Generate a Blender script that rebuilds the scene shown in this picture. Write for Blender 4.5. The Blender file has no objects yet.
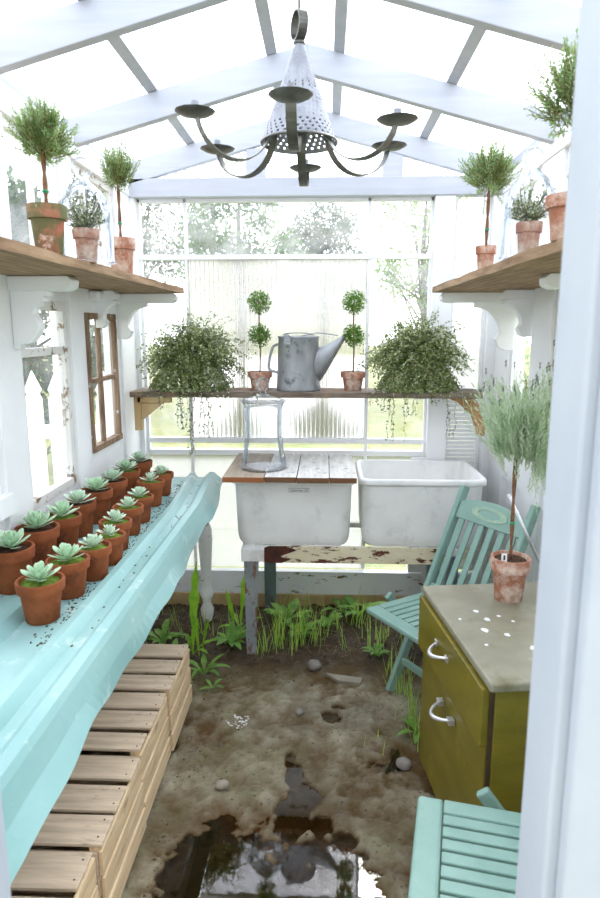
import bpy, math, random
from mathutils import Vector, Matrix
PI = math.pi
S = bpy.context.scene
COL = S.collection

# ------------------------------------------------------------------ camera
cd = bpy.data.cameras.new('camera'); cam = bpy.data.objects.new('camera', cd); COL.objects.link(cam)
cd.sensor_fit = 'VERTICAL'; cd.sensor_height = 36.0; cd.lens = 640.0 * 36.0 / 898.0
cd.clip_start = 0.02; cd.clip_end = 200
cam.location = (0, 0, 1.6)
cam.rotation_euler = (math.radians(90 - 10.706), 0, math.radians(2.286))
cd.dof.use_dof = True; cd.dof.focus_distance = 2.7; cd.dof.aperture_fstop = 5.0
S.camera = cam

# ------------------------------------------------------------------ sky and exposure
W = bpy.data.worlds.new('sky'); S.world = W; W.use_nodes = True
wn = W.node_tree.nodes; wl = W.node_tree.links
bg = wn['Background']
wtc = wn.new('ShaderNodeTexCoord'); wsep = wn.new('ShaderNodeSeparateXYZ'); wr = wn.new('ShaderNodeValToRGB')
wl.new(wtc.outputs['Generated'], wsep.inputs[0]); wl.new(wsep.outputs['Z'], wr.inputs[0])
wr.color_ramp.elements[0].position = 0.0; wr.color_ramp.elements[0].color = (0.93, 0.94, 1.0, 1)
wr.color_ramp.elements[1].position = 0.8; wr.color_ramp.elements[1].color = (0.84, 0.88, 1.0, 1)
wl.new(wr.outputs[0], bg.inputs['Color']); wmr = wn.new('ShaderNodeMapRange'); wmr.inputs['From Min'].default_value = -1; wmr.inputs['To Min'].default_value = .55; wmr.inputs['To Max'].default_value = 1.5
wl.new(wsep.outputs['Y'], wmr.inputs['Value']); wl.new(wmr.outputs[0], bg.inputs['Strength'])   # brighter towards the veiled sun behind the house
sd = bpy.data.lights.new('sun', 'SUN'); sd.energy = 0.9; sd.angle = math.radians(25); sd.color = (1.0, 0.95, 0.87)
sun = bpy.data.objects.new('sun', sd); COL.objects.link(sun); sun.rotation_euler = (math.radians(-42), 0, math.radians(-18))
vs = S.view_settings
S.display_settings.display_device = 'sRGB'
vs.view_transform = 'Standard'; vs.look = 'None'; vs.gamma = 1.0; vs.use_curve_mapping = False
vs.exposure = 2.0
S.cycles.max_bounces = 16; S.cycles.transparent_max_bounces = 40; S.cycles.transmission_bounces = 12
S.cycles.diffuse_bounces = 6; S.cycles.glossy_bounces = 6
S.cycles.caustics_refractive = False; S.cycles.caustics_reflective = False
S.cycles.use_denoising = True

# ------------------------------------------------------------------ materials
def srgb(r, g, b):
    f = lambda c: ((c / 255.0 + 0.055) / 1.055) ** 2.4 if c > 10 else c / 255.0 / 12.92
    return (f(r), f(g), f(b), 1.0)

class NT:
    def __init__(self, name):
        self.m = bpy.data.materials.new(name); self.m.use_nodes = True
        self.t = self.m.node_tree; self.b = self.t.nodes['Principled BSDF']; self.out = self.t.nodes['Material Output']
        self.tc = self.t.nodes.new('ShaderNodeTexCoord')
    def N(self, k, **kw):
        n = self.t.nodes.new(k)
        for a, v in kw.items(): setattr(n, a, v)
        return n
    def L(self, a, b): self.t.links.new(a, b)
    def noise(self, scale, detail=6, stretch=(1, 1, 1), rough=0.6, off=0.0):
        mp = self.N('ShaderNodeMapping'); mp.inputs['Scale'].default_value = stretch; mp.inputs['Location'].default_value = (off, off * 1.7, off * .6)
        self.L(self.tc.outputs['Object'], mp.inputs[0])
        n = self.N('ShaderNodeTexNoise'); n.inputs['Scale'].default_value = scale; n.inputs['Detail'].default_value = detail
        n.inputs['Roughness'].default_value = rough
        self.L(mp.outputs[0], n.inputs['Vector']); return n.outputs['Fac']
    def ramp(self, fac, lo, hi):
        r = self.N('ShaderNodeMapRange'); r.inputs['From Min'].default_value = lo; r.inputs['From Max'].default_value = hi
        r.clamp = True
        self.L(fac, r.inputs['Value']); return r.outputs[0]
    def mix(self, fac, a, b):
        n = self.N('ShaderNodeMix', data_type='RGBA')
        if isinstance(fac, float): n.inputs[0].default_value = fac
        else: self.L(fac, n.inputs[0])
        for i, v in ((6, a), (7, b)):
            if isinstance(v, tuple): n.inputs[i].default_value = v
            else: self.L(v, n.inputs[i])
        return n.outputs[2]
    def bump(self, fac, strength, dist=0.002):
        n = self.N('ShaderNodeBump'); n.inputs['Strength'].default_value = strength; n.inputs['Distance'].default_value = dist
        self.L(fac, n.inputs['Height']); self.L(n.outputs[0], self.b.inputs['Normal'])

def simple(name, c1, c2, scale=12, rough=0.6, metal=0.0, stretch=(1, 1, 1), bump=0.3, lo=.35, hi=.65, spots=None, spots2=None, spec=0.5, dist=.002):
    """two-tone noise colour, optional patches: spots=(colour, scale, lo, hi)"""
    k = NT(name); n = k.noise(scale, 6, stretch)
    c = k.mix(k.ramp(n, lo, hi), c1, c2)
    for sp in (spots, spots2):
        if sp: c = k.mix(k.ramp(k.noise(sp[1], 8, sp[4] if len(sp) > 4 else (1, 1, 1), .7, 3.1), sp[2], sp[3]), c, sp[0])
    k.L(c, k.b.inputs['Base Color']); k.b.inputs['Roughness'].default_value = rough; k.b.inputs['Metallic'].default_value = metal
    k.b.inputs['Specular IOR Level'].default_value = spec
    if bump: k.bump(n, bump, dist)
    return k.m

def leafmat(name, c1, c2, scale=30, trans=0.35, rough=.5):
    k = NT(name); n = k.noise(scale, 3); c = k.mix(k.ramp(n, .35, .65), c1, c2)
    k.L(c, k.b.inputs['Base Color']); k.b.inputs['Roughness'].default_value = rough
    tr = k.N('ShaderNodeBsdfTranslucent'); k.L(c, tr.inputs['Color'])
    mx = k.N('ShaderNodeMixShader'); mx.inputs[0].default_value = trans
    k.L(k.b.outputs[0], mx.inputs[1]); k.L(tr.outputs[0], mx.inputs[2]); k.L(mx.outputs[0], k.out.inputs['Surface'])
    return k.m

def glassmat(name, haze_lo, haze_hi, scale=6, gloss=.05, tint=(.97, .99, 1, 1), blur=0.0, film=.95):
    """window sheet: see-through with a dust film that scatters daylight, standing in for lens bloom haze"""
    k = NT(name)
    tp = k.N('ShaderNodeBsdfTransparent'); tp.inputs[0].default_value = tint
    tl = k.N('ShaderNodeBsdfTranslucent'); tl.inputs[0].default_value = (film, film * 1.01, film * 1.02, 1)
    gl = k.N('ShaderNodeBsdfGlossy'); gl.inputs['Roughness'].default_value = .08
    see = tp.outputs[0]
    if blur:
        rf = k.N('ShaderNodeBsdfRefraction'); rf.inputs['IOR'].default_value = 1.12; rf.inputs['Roughness'].default_value = blur
        m0 = k.N('ShaderNodeMixShader'); m0.inputs[0].default_value = .8
        k.L(tp.outputs[0], m0.inputs[1]); k.L(rf.outputs[0], m0.inputs[2]); see = m0.outputs[0]
    r = k.N('ShaderNodeMapRange'); r.inputs['From Min'].default_value = .35; r.inputs['From Max'].default_value = .7
    r.inputs['To Min'].default_value = haze_lo; r.inputs['To Max'].default_value = haze_hi
    k.L(k.noise(scale, 8), r.inputs['Value'])
    m1 = k.N('ShaderNodeMixShader'); k.L(r.outputs[0], m1.inputs[0]); k.L(see, m1.inputs[1]); k.L(tl.outputs[0], m1.inputs[2])
    m2 = k.N('ShaderNodeMixShader'); m2.inputs[0].default_value = gloss; k.L(m1.outputs[0], m2.inputs[1]); k.L(gl.outputs[0], m2.inputs[2])
    k.L(m2.outputs[0], k.out.inputs['Surface'])
    k.t.nodes.remove(k.b); return k.m

def jarmat(name):
    """clear glassware: see-through face-on, bright reflective rims"""
    k = NT(name)
    tp = k.N('ShaderNodeBsdfTransparent'); tp.inputs[0].default_value = (.982, .988, .99, 1)
    gl = k.N('ShaderNodeBsdfGlossy'); gl.inputs['Roughness'].default_value = .05; gl.inputs[0].default_value = (.88, .91, .95, 1)
    lw = k.N('ShaderNodeLayerWeight'); lw.inputs['Blend'].default_value = .235
    mx = k.N('ShaderNodeMixShader'); mq = k.N('ShaderNodeMath', operation='MULTIPLY'); mq.inputs[1].default_value = .75; k.L(lw.outputs['Fresnel'], mq.inputs[0]); k.L(mq.outputs[0], mx.inputs[0]); k.L(tp.outputs[0], mx.inputs[1]); k.L(gl.outputs[0], mx.inputs[2])
    k.L(mx.outputs[0], k.out.inputs['Surface']); k.t.nodes.remove(k.b); return k.m

def peel(name, paint, wood, amount=.62, scale=9, stretch=(1, 1, 1), rough=.5):
    k = NT(name)
    n = k.noise(scale, 10, stretch, .72); soft = k.noise(3, 3)
    c = k.mix(k.ramp(soft, .3, .7), paint, tuple(v * .9 for v in paint[:3]) + (1,))
    g = k.mix(k.ramp(k.noise(60, 4, stretch), .3, .7), wood, tuple(v * .55 for v in wood[:3]) + (1,))
    f = k.ramp(n, amount, amount + .03)
    k.L(k.mix(f, c, g), k.b.inputs['Base Color']); k.b.inputs['Roughness'].default_value = rough
    k.bump(n, .25, .002); return k.m

def stackmat(name, paint, wood, z0, z1, axis='Z'):
    pass

M = {}
M['white'] = peel('white_paint', (.90, .91, .92, 1), srgb(150, 135, 115), .74, 14)
M['white_worn'] = peel('worn_white_paint', (.87, .88, .89, 1), srgb(165, 140, 105), .60, 10, (1, 1, 2))
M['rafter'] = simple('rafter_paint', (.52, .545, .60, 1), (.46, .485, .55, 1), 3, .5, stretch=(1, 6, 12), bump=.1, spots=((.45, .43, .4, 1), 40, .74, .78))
M['door_paint_shaded'] = simple('door_paint_shaded', (.43, .47, .52, 1), (.38, .42, .48, 1), 4, .6, bump=.05)  # jamb shade is put into this even, darker blue-grey colour
M['old_frame'] = peel('peeling_window_frame', (.78, .77, .74, 1), srgb(150, 126, 100), .56, 12)
M['brown_frame'] = simple('bare_window_frame', srgb(104, 76, 54), srgb(156, 130, 104), 18, .75, stretch=(1, 1, .2), spots=((.7, .68, .64, 1), 20, .62, .68))
M['sill'] = peel('peeling_sill_board', (.86, .88, .91, 1), srgb(120, 98, 60), .60, 9, (1, 1, 3))
M['raw_wood'] = simple('raw_pine', srgb(205, 180, 136), srgb(176, 146, 100), 10, .7, stretch=(1, 1, .3))
M['bracket_wood'] = simple('brown_bracket_wood', srgb(170, 130, 85), srgb(120, 82, 48), 14, .75)
M['shelf'] = simple('weathered_shelf_board', srgb(168, 138, 106), srgb(118, 90, 62), 7, .8, stretch=(6, .6, 6), bump=.5, spots=(srgb(90, 68, 46), 9, .6, .75, (5, .5, 5)))
M['shelf_grey'] = simple('grey_shelf_board', srgb(142, 130, 116), srgb(98, 84, 70), 7, .8, stretch=(.6, 6, 6), bump=.5, spots=(srgb(165, 120, 80), 4, .55, .7))
M['tub_board'] = simple('weathered_sink_board', srgb(196, 190, 180), srgb(160, 150, 136), 8, .85, stretch=(5, .6, 5), bump=.5, spots=(srgb(222, 220, 214), 10, .5, .6), spots2=(srgb(100, 84, 66), 26, .66, .72))
def sawn(name, top, side):
    k = NT(name); n = k.noise(8, 6, (5, .6, 5)); c = k.mix(k.ramp(n, .35, .65), top, tuple(v * .72 for v in top[:3]) + (1,))
    c = k.mix(k.ramp(k.noise(30, 6), .62, .7), c, srgb(96, 80, 62))
    g = k.N('ShaderNodeNewGeometry'); sp_ = k.N('ShaderNodeSeparateXYZ'); k.L(g.outputs['True Normal'], sp_.inputs[0])
    c = k.mix(k.ramp(sp_.outputs['Z'], .4, .9), side, c); k.L(c, k.b.inputs['Base Color']); k.b.inputs['Roughness'].default_value = .85; k.bump(n, .5); return k.m
M['tub_board'] = sawn('flaking_white_board', srgb(236, 234, 228), srgb(112, 78, 52))
M['board_edge_old'] = simple('brown_sink_board', srgb(140, 88, 52), srgb(95, 60, 36), 8, .8, stretch=(5, .6, 5), spots=(srgb(205, 200, 192), 10, .55, .62))
M['board_edge'] = sawn('brown_sink_board_top', srgb(186, 170, 150), srgb(150, 92, 54))
M['crate'] = simple('crate_wood', srgb(226, 206, 180), srgb(194, 174, 148), 7, .8, stretch=(.7, 7, 7), bump=.5, spots=(srgb(132, 112, 92), 6, .6, .72, (1, 5, 5)))
M['crate_y'] = simple('crate_side_wood', srgb(236, 212, 172), srgb(210, 182, 142), 7, .8, stretch=(7, .7, 7), bump=.5, spots=(srgb(160, 128, 92), 6, .6, .72, (5, 1, 5)))
M['terra'] = simple('terracotta', srgb(148, 84, 50), srgb(118, 64, 36), 14, .8, bump=.2, spots=(srgb(92, 58, 44), 12, .60, .68), spec=.2)
M['terra_old'] = simple('limed_terracotta', srgb(172, 118, 94), srgb(148, 96, 74), 20, .85, bump=.3, spots=(srgb(208, 188, 172), 12, .46, .62), spots2=(srgb(92, 92, 62), 9, .60, .68), spec=.2)
M['terra_moss'] = simple('mossy_terracotta', srgb(190, 120, 98), srgb(160, 92, 70), 14, .85, bump=.3, spots=(srgb(104, 104, 72), 9, .40, .52), spots2=(srgb(214, 190, 176), 12, .58, .64), spec=.2)
M['clod'] = simple('damp_clods', srgb(112, 98, 78), srgb(74, 62, 48), 30, .9, bump=.6, spec=.2)
M['soil'] = simple('potting_soil', srgb(52, 38, 30), srgb(84, 64, 48), 60, .95, bump=1, spec=.1)
M['moss'] = simple('moss', srgb(118, 140, 60), srgb(72, 98, 34), 50, .95, bump=1, spec=.1)
M['teal'] = simple('teal_sheet_metal', srgb(130, 172, 170), srgb(150, 188, 185), 4, .28, bump=.05, stretch=(1, .4, 1), spots=(srgb(190, 208, 202), 9, .58, .68), spots2=(srgb(112, 118, 100), 16, .68, .73, (2, .5, 1)))
M['chair'] = simple('sage_green_paint', srgb(138, 170, 158), srgb(124, 158, 146), 8, .45, bump=.08, spots=(srgb(225, 228, 215), 30, .71, .74))
M['chair_carve'] = simple('faded_green_paint', srgb(168, 190, 162), srgb(138, 172, 154), 30, .5)
M['olive'] = simple('olive_paint', srgb(130, 116, 34), srgb(106, 96, 24), 4, .38, bump=.1, stretch=(1, 1, 3), spots=(srgb(150, 134, 56), 6, .6, .72), spots2=(srgb(90, 52, 24), 20, .72, .75))
M['olive_top'] = simple('worn_olive_top', srgb(148, 144, 124), srgb(126, 122, 102), 5, .42, bump=.15, spots=(srgb(112, 106, 78), 4, .55, .68), spots2=(srgb(176, 168, 140), 7, .62, .74))
M['splat'] = simple('white_paint_splat', (.85, .86, .86, 1), (.8, .8, .8, 1), 10, .4, bump=0)
M['dark_gap'] = simple('worn_edge_gap_shade', srgb(80, 58, 24), srgb(50, 38, 16), 12, .8)  # brown edge line, dark enough to paint the shaded gap beside the drawers
M['chrome'] = simple('pitted_chrome', (.82, .82, .84, 1), (.6, .59, .58, 1), 30, .38, .8, bump=.2)
M['tub'] = simple('speckled_cement', srgb(240, 240, 238), srgb(230, 230, 228), 6, .55, bump=.08, spots=(srgb(170, 168, 165), 45, .66, .72), spots2=(srgb(214, 214, 212), 7, .56, .68))
M['rust_rail'] = simple('rusted_cream_enamel', srgb(226, 216, 186), srgb(212, 200, 168), 10, .5, bump=.3, spots=(srgb(88, 42, 22), 9, .53, .57, (1, 1, 3)))
M['rust'] = simple('dark_rust', srgb(86, 40, 22), srgb(50, 26, 18), 20, .8, bump=.4)
M['rust_leg'] = simple('rusted_grey_leg', srgb(150, 158, 160), srgb(128, 136, 138), 10, .5, bump=.3, spots=(srgb(120, 84, 62), 12, .53, .58, (2, 2, 1)))
M['leg_grey'] = simple('blue_grey_leg', srgb(110, 124, 128), srgb(84, 96, 98), 10, .5)
M['galv'] = simple('galvanised_steel', srgb(164, 167, 170), srgb(130, 133, 136), 9, .45, .5, bump=.15, stretch=(1, 1, .5), spots=(srgb(96, 98, 100), 14, .58, .68))
M['tin'] = simple('aged_tin', srgb(164, 167, 174), srgb(132, 135, 142), 12, .5, .45, bump=.1, spots=(srgb(92, 90, 88), 16, .60, .7))
M['tin_dark'] = simple('dark_tin', srgb(122, 122, 116), srgb(86, 86, 80), 16, .42, .75, bump=.15)
M['stone'] = simple('river_stone', srgb(146, 140, 132), srgb(116, 110, 102), 14, .7)
M['slate'] = simple('pale_flat_stone', srgb(158, 150, 134), srgb(134, 126, 110), 9, .6)
M['stem'] = simple('woody_stem', srgb(140, 100, 70), srgb(96, 66, 44), 40, .85)
M['vine_stem'] = simple('wiry_vine_stem', srgb(60, 44, 34), srgb(40, 30, 24), 40, .7, bump=0)
M['rosemary'] = leafmat('rosemary_needles', srgb(170, 194, 130), srgb(120, 154, 92), 26, .4)
M['lavender'] = leafmat('lavender_foliage', srgb(218, 228, 204), srgb(174, 198, 156), 22, .4)
M['lav_bud'] = leafmat('lavender_buds', srgb(110, 116, 110), srgb(86, 98, 84), 22, .2)
M['boxball'] = leafmat('myrtle_leaves', srgb(124, 160, 62), srgb(74, 116, 38), 40, .35)
M['vine'] = leafmat('wire_vine_leaves', srgb(150, 162, 92), srgb(84, 106, 52), 34, .3, .35)
M['vine_pale'] = leafmat('pale_vine_leaves', srgb(212, 216, 186), srgb(176, 186, 140), 34, .35, .35)
M['succ'] = simple('succulent_leaves', srgb(190, 216, 184), srgb(166, 200, 164), 12, .5, bump=0)
M['succ2'] = simple('bluish_succulent_leaves', srgb(200, 220, 196), srgb(174, 202, 178), 12, .5, bump=0)
M['grass'] = leafmat('green_grass', srgb(200, 226, 116), srgb(154, 194, 84), 20, .4)
M['weed'] = leafmat('weed_leaves', srgb(150, 196, 92), srgb(108, 160, 68), 20, .4)
M['dandelion'] = leafmat('dandelion_leaves', srgb(160, 210, 60), srgb(120, 178, 44), 20, .5)
M['twig'] = simple('dead_stalks', srgb(170, 150, 116), srgb(110, 92, 66), 30, .9, bump=0)
M['tree'] = leafmat('tree_leaves', srgb(100, 136, 54), srgb(56, 94, 34), 2, .45)
M['tree_dark'] = leafmat('dark_tree_leaves', srgb(66, 96, 36), srgb(36, 62, 22), 2, .35)
M['tree_pale'] = leafmat('pale_tree_leaves', srgb(150, 172, 96), srgb(110, 144, 80), 2, .5)
M['bark'] = simple('bark', srgb(110, 96, 80), srgb(76, 66, 54), 8, .9)
M['fence'] = simple('white_fence_paint', (.84, .85, .86, 1), (.78, .8, .82, 1), 5, .6, bump=.05)
M['lawn'] = simple('lawn', srgb(116, 122, 62), srgb(140, 132, 84), 2.2, .95, bump=.6, spots=(srgb(84, 110, 48), 7, .5, .66), spec=.1)
M['glass'] = glassmat('dusty_bloom_glass', .04, .24, 9, film=.6)  # dust film doubles as bloom haze that washes out the view
M['glass_clear'] = glassmat('window_glass', .02, .12, 6)
M['roof_glass'] = glassmat('roof_glass', .10, .35, 5, .04)
M['ribbed'] = glassmat('ribbed_plastic', .30, .52, 3, .04, blur=.16, film=.42)
M['frosted'] = glassmat('frosted_sheet', .55, .8, 3, .04, film=.5)
M['jar'] = jarmat('clear_glassware')
M['paper'] = simple('white_paper', (.85, .85, .83, 1), (.8, .8, .8, 1), 5, .7, bump=0)
M['ink'] = simple('black_ink', (.03, .03, .035, 1), (.05, .05, .05, 1), 5, .6, bump=0)
M['green_tie'] = simple('green_tie_wire', srgb(40, 150, 100), srgb(30, 120, 80), 5, .5, bump=0)

def mudmat():
    k = NT('wet_mud')
    a = k.noise(4, 8, off=.4); b = k.noise(34, 10, rough=.75); c3 = k.noise(1.6, 4, off=2.2)
    c = k.mix(k.ramp(a, .35, .65), srgb(200, 190, 164), srgb(142, 134, 112))
    c = k.mix(k.ramp(k.noise(3.2, 6, off=5), .5, .66), c, srgb(140, 136, 98))
    c = k.mix(k.ramp(b, .55, .72), c, srgb(62, 50, 38))
    # darker loose soil along the back of the house
    sep = k.N('ShaderNodeSeparateXYZ'); k.L(k.tc.outputs['Object'], sep.inputs[0])
    ad = k.N('ShaderNodeMath', operation='ADD'); k.L(sep.outputs['Y'], ad.inputs[0])
    mm = k.N('ShaderNodeMath', operation='MULTIPLY'); k.L(c3, mm.inputs[0]); mm.inputs[1].default_value = .5
    k.L(mm.outputs[0], ad.inputs[1])
    soil = k.mix(k.ramp(b, .42, .62), srgb(96, 80, 62), srgb(60, 48, 36))
    c = k.mix(k.ramp(ad.outputs[0], 2.95, 3.15), c, soil)
    # silt under and around the water
    wet = k.ramp(sep.outputs['Z'], .006, -.014)
    c = k.mix(wet, c, srgb(104, 78, 40))
    k.L(c, k.b.inputs['Base Color'])
    r = k.N('ShaderNodeMapRange'); r.inputs['From Min'].default_value = .4; r.inputs['From Max'].default_value = .62
    r.inputs['To Min'].default_value = .42; r.inputs['To Max'].default_value = .85
    k.L(k.noise(5, 5, off=7), r.inputs['Value']); k.L(r.outputs[0], k.b.inputs['Roughness'])
    k.b.inputs['Specular IOR Level'].default_value = .4
    k.bump(b, 1.0, .022); return k.m
M['mud'] = mudmat()
def watermat():
    k = NT('puddle_water')
    tp = k.N('ShaderNodeBsdfTransparent'); tp.inputs[0].default_value = (.80, .68, .44, 1)
    gl = k.N('ShaderNodeBsdfGlossy'); gl.inputs['Roughness'].default_value = .02
    lw = k.N('ShaderNodeFresnel'); lw.inputs['IOR'].default_value = 2.25
    bp = k.N('ShaderNodeBump'); bp.inputs['Strength'].default_value = .012; bp.inputs['Distance'].default_value = .01
    k.L(k.noise(16, 2), bp.inputs['Height']); k.L(bp.outputs[0], gl.inputs['Normal'])
    mx = k.N('ShaderNodeMixShader'); k.L(lw.outputs[0], mx.inputs[0]); k.L(tp.outputs[0], mx.inputs[1]); k.L(gl.outputs[0], mx.inputs[2])
    k.L(mx.outputs[0], k.out.inputs['Surface']); k.t.nodes.remove(k.b); return k.m
M['water'] = watermat()

# ------------------------------------------------------------------ mesh helpers
class MB:
    def __init__(self): self.v = []; self.f = []
    def add(self, vs_, fs):
        n = len(self.v); self.v += [tuple(p) for p in vs_]; self.f += [tuple(i + n for i in q) for q in fs]; return self
    def box(self, x0, x1, y0, y1, z0, z1):
        return self.add([(x0, y0, z0), (x1, y0, z0), (x1, y1, z0), (x0, y1, z0), (x0, y0, z1), (x1, y0, z1), (x1, y1, z1), (x0, y1, z1)],
                        [(0, 3, 2, 1), (4, 5, 6, 7), (0, 1, 5, 4), (1, 2, 6, 5), (2, 3, 7, 6), (3, 0, 4, 7)])
    def bar(self, p0, p1, w, h, up=(0, 0, 1), w1=None):
        """straight board from p0 to p1, w across, h along 'up'"""
        p0 = Vector(p0); p1 = Vector(p1); d = (p1 - p0).normalized(); u = Vector(up); s = d.cross(u).normalized(); u = s.cross(d).normalized()
        w1 = w if w1 is None else w1; vs_ = []
        for p, ww in ((p0, w), (p1, w1)):
            for a, b in ((-1, -1), (1, -1), (1, 1), (-1, 1)): vs_.append(p + s * a * ww / 2 + u * b * h / 2)
        return self.add(vs_, [(0, 1, 2, 3), (7, 6, 5, 4), (0, 4, 5, 1), (1, 5, 6, 2), (2, 6, 7, 3), (3, 7, 4, 0)])
    def tube(self, pts, r, n=8, cap=True, flat=None):
        pts = [Vector(p) for p in pts]; rs = r if isinstance(r, (list, tuple)) else [r] * len(pts)
        vs_ = []; ref = None
        for i, p in enumerate(pts):
            d = (pts[min(i + 1, len(pts) - 1)] - pts[max(i - 1, 0)]).normalized()
            if ref is None: ref = Vector((0, 0, 1)) if abs(d.z) < .9 else Vector((1, 0, 0))
            s = d.cross(ref)
            s = s.normalized() if s.length > 1e-6 else Vector((1, 0, 0))
            u = s.cross(d).normalized(); ref = u
            for k in range(n):
                a = 2 * PI * k / n; vs_.append(p + (s * math.cos(a) + u * math.sin(a)) * rs[i])
        fs = []
        for i in range(len(pts) - 1):
            for k in range(n): fs.append((i * n + k, i * n + (k + 1) % n, (i + 1) * n + (k + 1) % n, (i + 1) * n + k))
        if cap and n > 2: fs.append(tuple(range(n))[::-1]); fs.append(tuple((len(pts) - 1) * n + k for k in range(n)))
        return self.add(vs_, fs)
    def lathe(self, prof, n=28, c=(0, 0, 0), close=False):
        vs_ = []; fs = []
        for r, z in prof:
            for k in range(n): a = 2 * PI * k / n; vs_.append((c[0] + r * math.cos(a), c[1] + r * math.sin(a), c[2] + z))
        m = len(prof)
        for i in range(m - 1 + (1 if close else 0)):
            j = (i + 1) % m
            for k in range(n): fs.append((i * n + k, i * n + (k + 1) % n, j * n + (k + 1) % n, j * n + k))
        if not close:
            if prof[0][0] > 1e-4: fs.append(tuple(range(n))[::-1])
            if prof[-1][0] > 1e-4: fs.append(tuple((m - 1) * n + k for k in range(n)))
        return self.add(vs_, fs)
    def prism(self, poly, axis, a, b):
        """2-D outline extruded from a to b: axis 'x' outline (y,z); 'y' outline (x,z); 'z' outline (x,y)"""
        def P(u, v, t): return {'x': (t, u, v), 'y': (u, t, v), 'z': (u, v, t)}[axis]
        n = len(poly); vs_ = [P(u, v, a) for u, v in poly] + [P(u, v, b) for u, v in poly]
        fs = [tuple(range(n)), tuple(range(n, 2 * n))[::-1]] + [(i, i + n, (i + 1) % n + n, (i + 1) % n) for i in range(n)]
        return self.add(vs_, fs)
    def leaf(self, p, d, nrm, L, w):
        """pointed leaf of four corners, slightly folded"""
        p = Vector(p); d = Vector(d).normalized(); s = d.cross(Vector(nrm))
        s = s.normalized() if s.length > 1e-5 else d.orthogonal().normalized(); u = s.cross(d)
        m = p + d * L * .5
        return self.add([p, m + s * w / 2 + u * w * .12, p + d * L, m - s * w / 2 + u * w * .12], [(0, 1, 2, 3)])
    def blade(self, p, d, bend, L, w, n=4):
        p = Vector(p); d = Vector(d).normalized(); b = Vector(bend); s = d.cross(b + Vector((.001, .002, 0))).normalized()
        vs_ = []; fs = []
        for i in range(n + 1):
            t = i / n; q = p + d * L * t + b * L * t * t; ww = w * (1 - t ** 2 * .95) * .5
            vs_ += [q - s * ww, q + s * ww]
        for i in range(n): fs.append((2 * i, 2 * i + 1, 2 * i + 3, 2 * i + 2))
        return self.add(vs_, fs)
    def build(self, name, mat, parent=None, smooth=False, bevel=0, loc=None):
        me = bpy.data.meshes.new(name); me.from_pydata(self.v, [], self.f); me.update()
        me.materials.append(M[mat] if isinstance(mat, str) else mat)
        if smooth: me.shade_smooth()
        o = bpy.data.objects.new(name, me); COL.objects.link(o)
        if parent: o.parent = parent
        if loc: o.location = loc
        if bevel:
            b = o.modifiers.new('bevel', 'BEVEL'); b.width = bevel; b.segments = 2; b.limit_method = 'ANGLE'; b.angle_limit = math.radians(40)
        return o

def tag(o, label=None, cat=None, group=None, kind=None):
    if label: o['label'] = label
    if cat: o['category'] = cat
    if group: o['group'] = group
    if kind: o['kind'] = kind
    return o
def empty(name, loc=(0, 0, 0), rz=0, kind=None):
    o = bpy.data.objects.new(name, None); COL.objects.link(o); o.empty_display_size = .05
    o.location = loc; o.rotation_euler = (0, 0, rz)
    if kind: o['kind'] = kind
    return o
def dup(root, loc, rz=0, label=None, group=None, scale=1):
    r = root.copy(); COL.objects.link(r); r.location = loc; r.rotation_euler = (0, 0, rz); r.scale = (scale,) * 3
    if label: r['label'] = label
    if group: r['group'] = group
    for ch in list(root.children):
        c = ch.copy(); COL.objects.link(c); c.parent = r
        for g in list(ch.children):
            d = g.copy(); COL.objects.link(d); d.parent = c
    return r
def rnd(a, b): return random.uniform(a, b)
def sph():
    z = rnd(-1, 1); a = rnd(0, 2 * PI); r = math.sqrt(1 - z * z); return Vector((r * math.cos(a), r * math.sin(a), z))

LX, RX, BY, FY = -1.03, .90, 3.50, .75      # inner faces of the walls
RIDGE, SL, RZ = -.08, .27, 2.675            # ridge x, roof slope, rafter top at the ridge
def roofz(x): return RZ - SL * abs(x - RIDGE)

# ------------------------------------------------------------------ ground
random.seed(3)
BL = [(-.30, 1.60, .20, .22), (-.12, 1.45, .28, .30), (.02, 1.58, .16, .16), (-.38, 1.66, .12, .12), (-.10, 1.86, .07, .10), (-.07, 1.96, .06, .09),
      (-.105, 2.07, .035, .07), (-.125, 2.16, .022, .05), (-.01, 1.84, .05, .05), (.07, 1.78, .05, .04), (.035, 2.44, .045, .05), (.06, 2.50, .03, .03), (-.02, 1.74, .08, .06), (.12, 1.72, .03, .025)]
from mathutils import noise as NZ
def gz(x, y):
    n = NZ.fractal(Vector((x * 3, y * 3, .3)), 1.0, 2.0, 5) * .012 + NZ.fractal(Vector((x * 14, y * 14, 1.3)), .6, 2.1, 6) * .011
    d = 0
    wob = 1 + NZ.noise(Vector((x * 16, y * 16, 4))) * .34 + NZ.noise(Vector((x * 45, y * 45, 9))) * .16 + NZ.noise(Vector((x * 80, y * 80, 2))) * .08
    for cx, cy, rx, ry in BL:
        q = math.sqrt(((x - cx) / rx) ** 2 + ((y - cy) / ry) ** 2) / wob
        d = max(d, 1 - q)
    z = .012 + n
    if d > -.3: z -= .05 * min(1, max(0, (d + .12) / .35))
    if y > 2.75: z += min(1, (y - 2.75) / .5) * (.045 + NZ.fractal(Vector((x * 22, y * 22, 5)), .7, 2.2, 4) * .014)
    return z
gb = MB(); nx, ny = 220, 350
X0, X1, Y0, Y1 = -1.05, .92, .40, 3.60
for j in range(ny + 1):
    for i in range(nx + 1):
        x = X0 + (X1 - X0) * i / nx; y = Y0 + (Y1 - Y0) * j / ny; gb.v.append((x, y, gz(x, y)))
for j in range(ny):
    for i in range(nx):
        a = j * (nx + 1) + i; gb.f.append((a, a + 1, a + nx + 2, a + nx + 1))
fl = gb.build('floor', 'mud', smooth=True); tag(fl, 'wet brown mud floor of the greenhouse', kind='structure')
WZ = -.014
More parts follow.
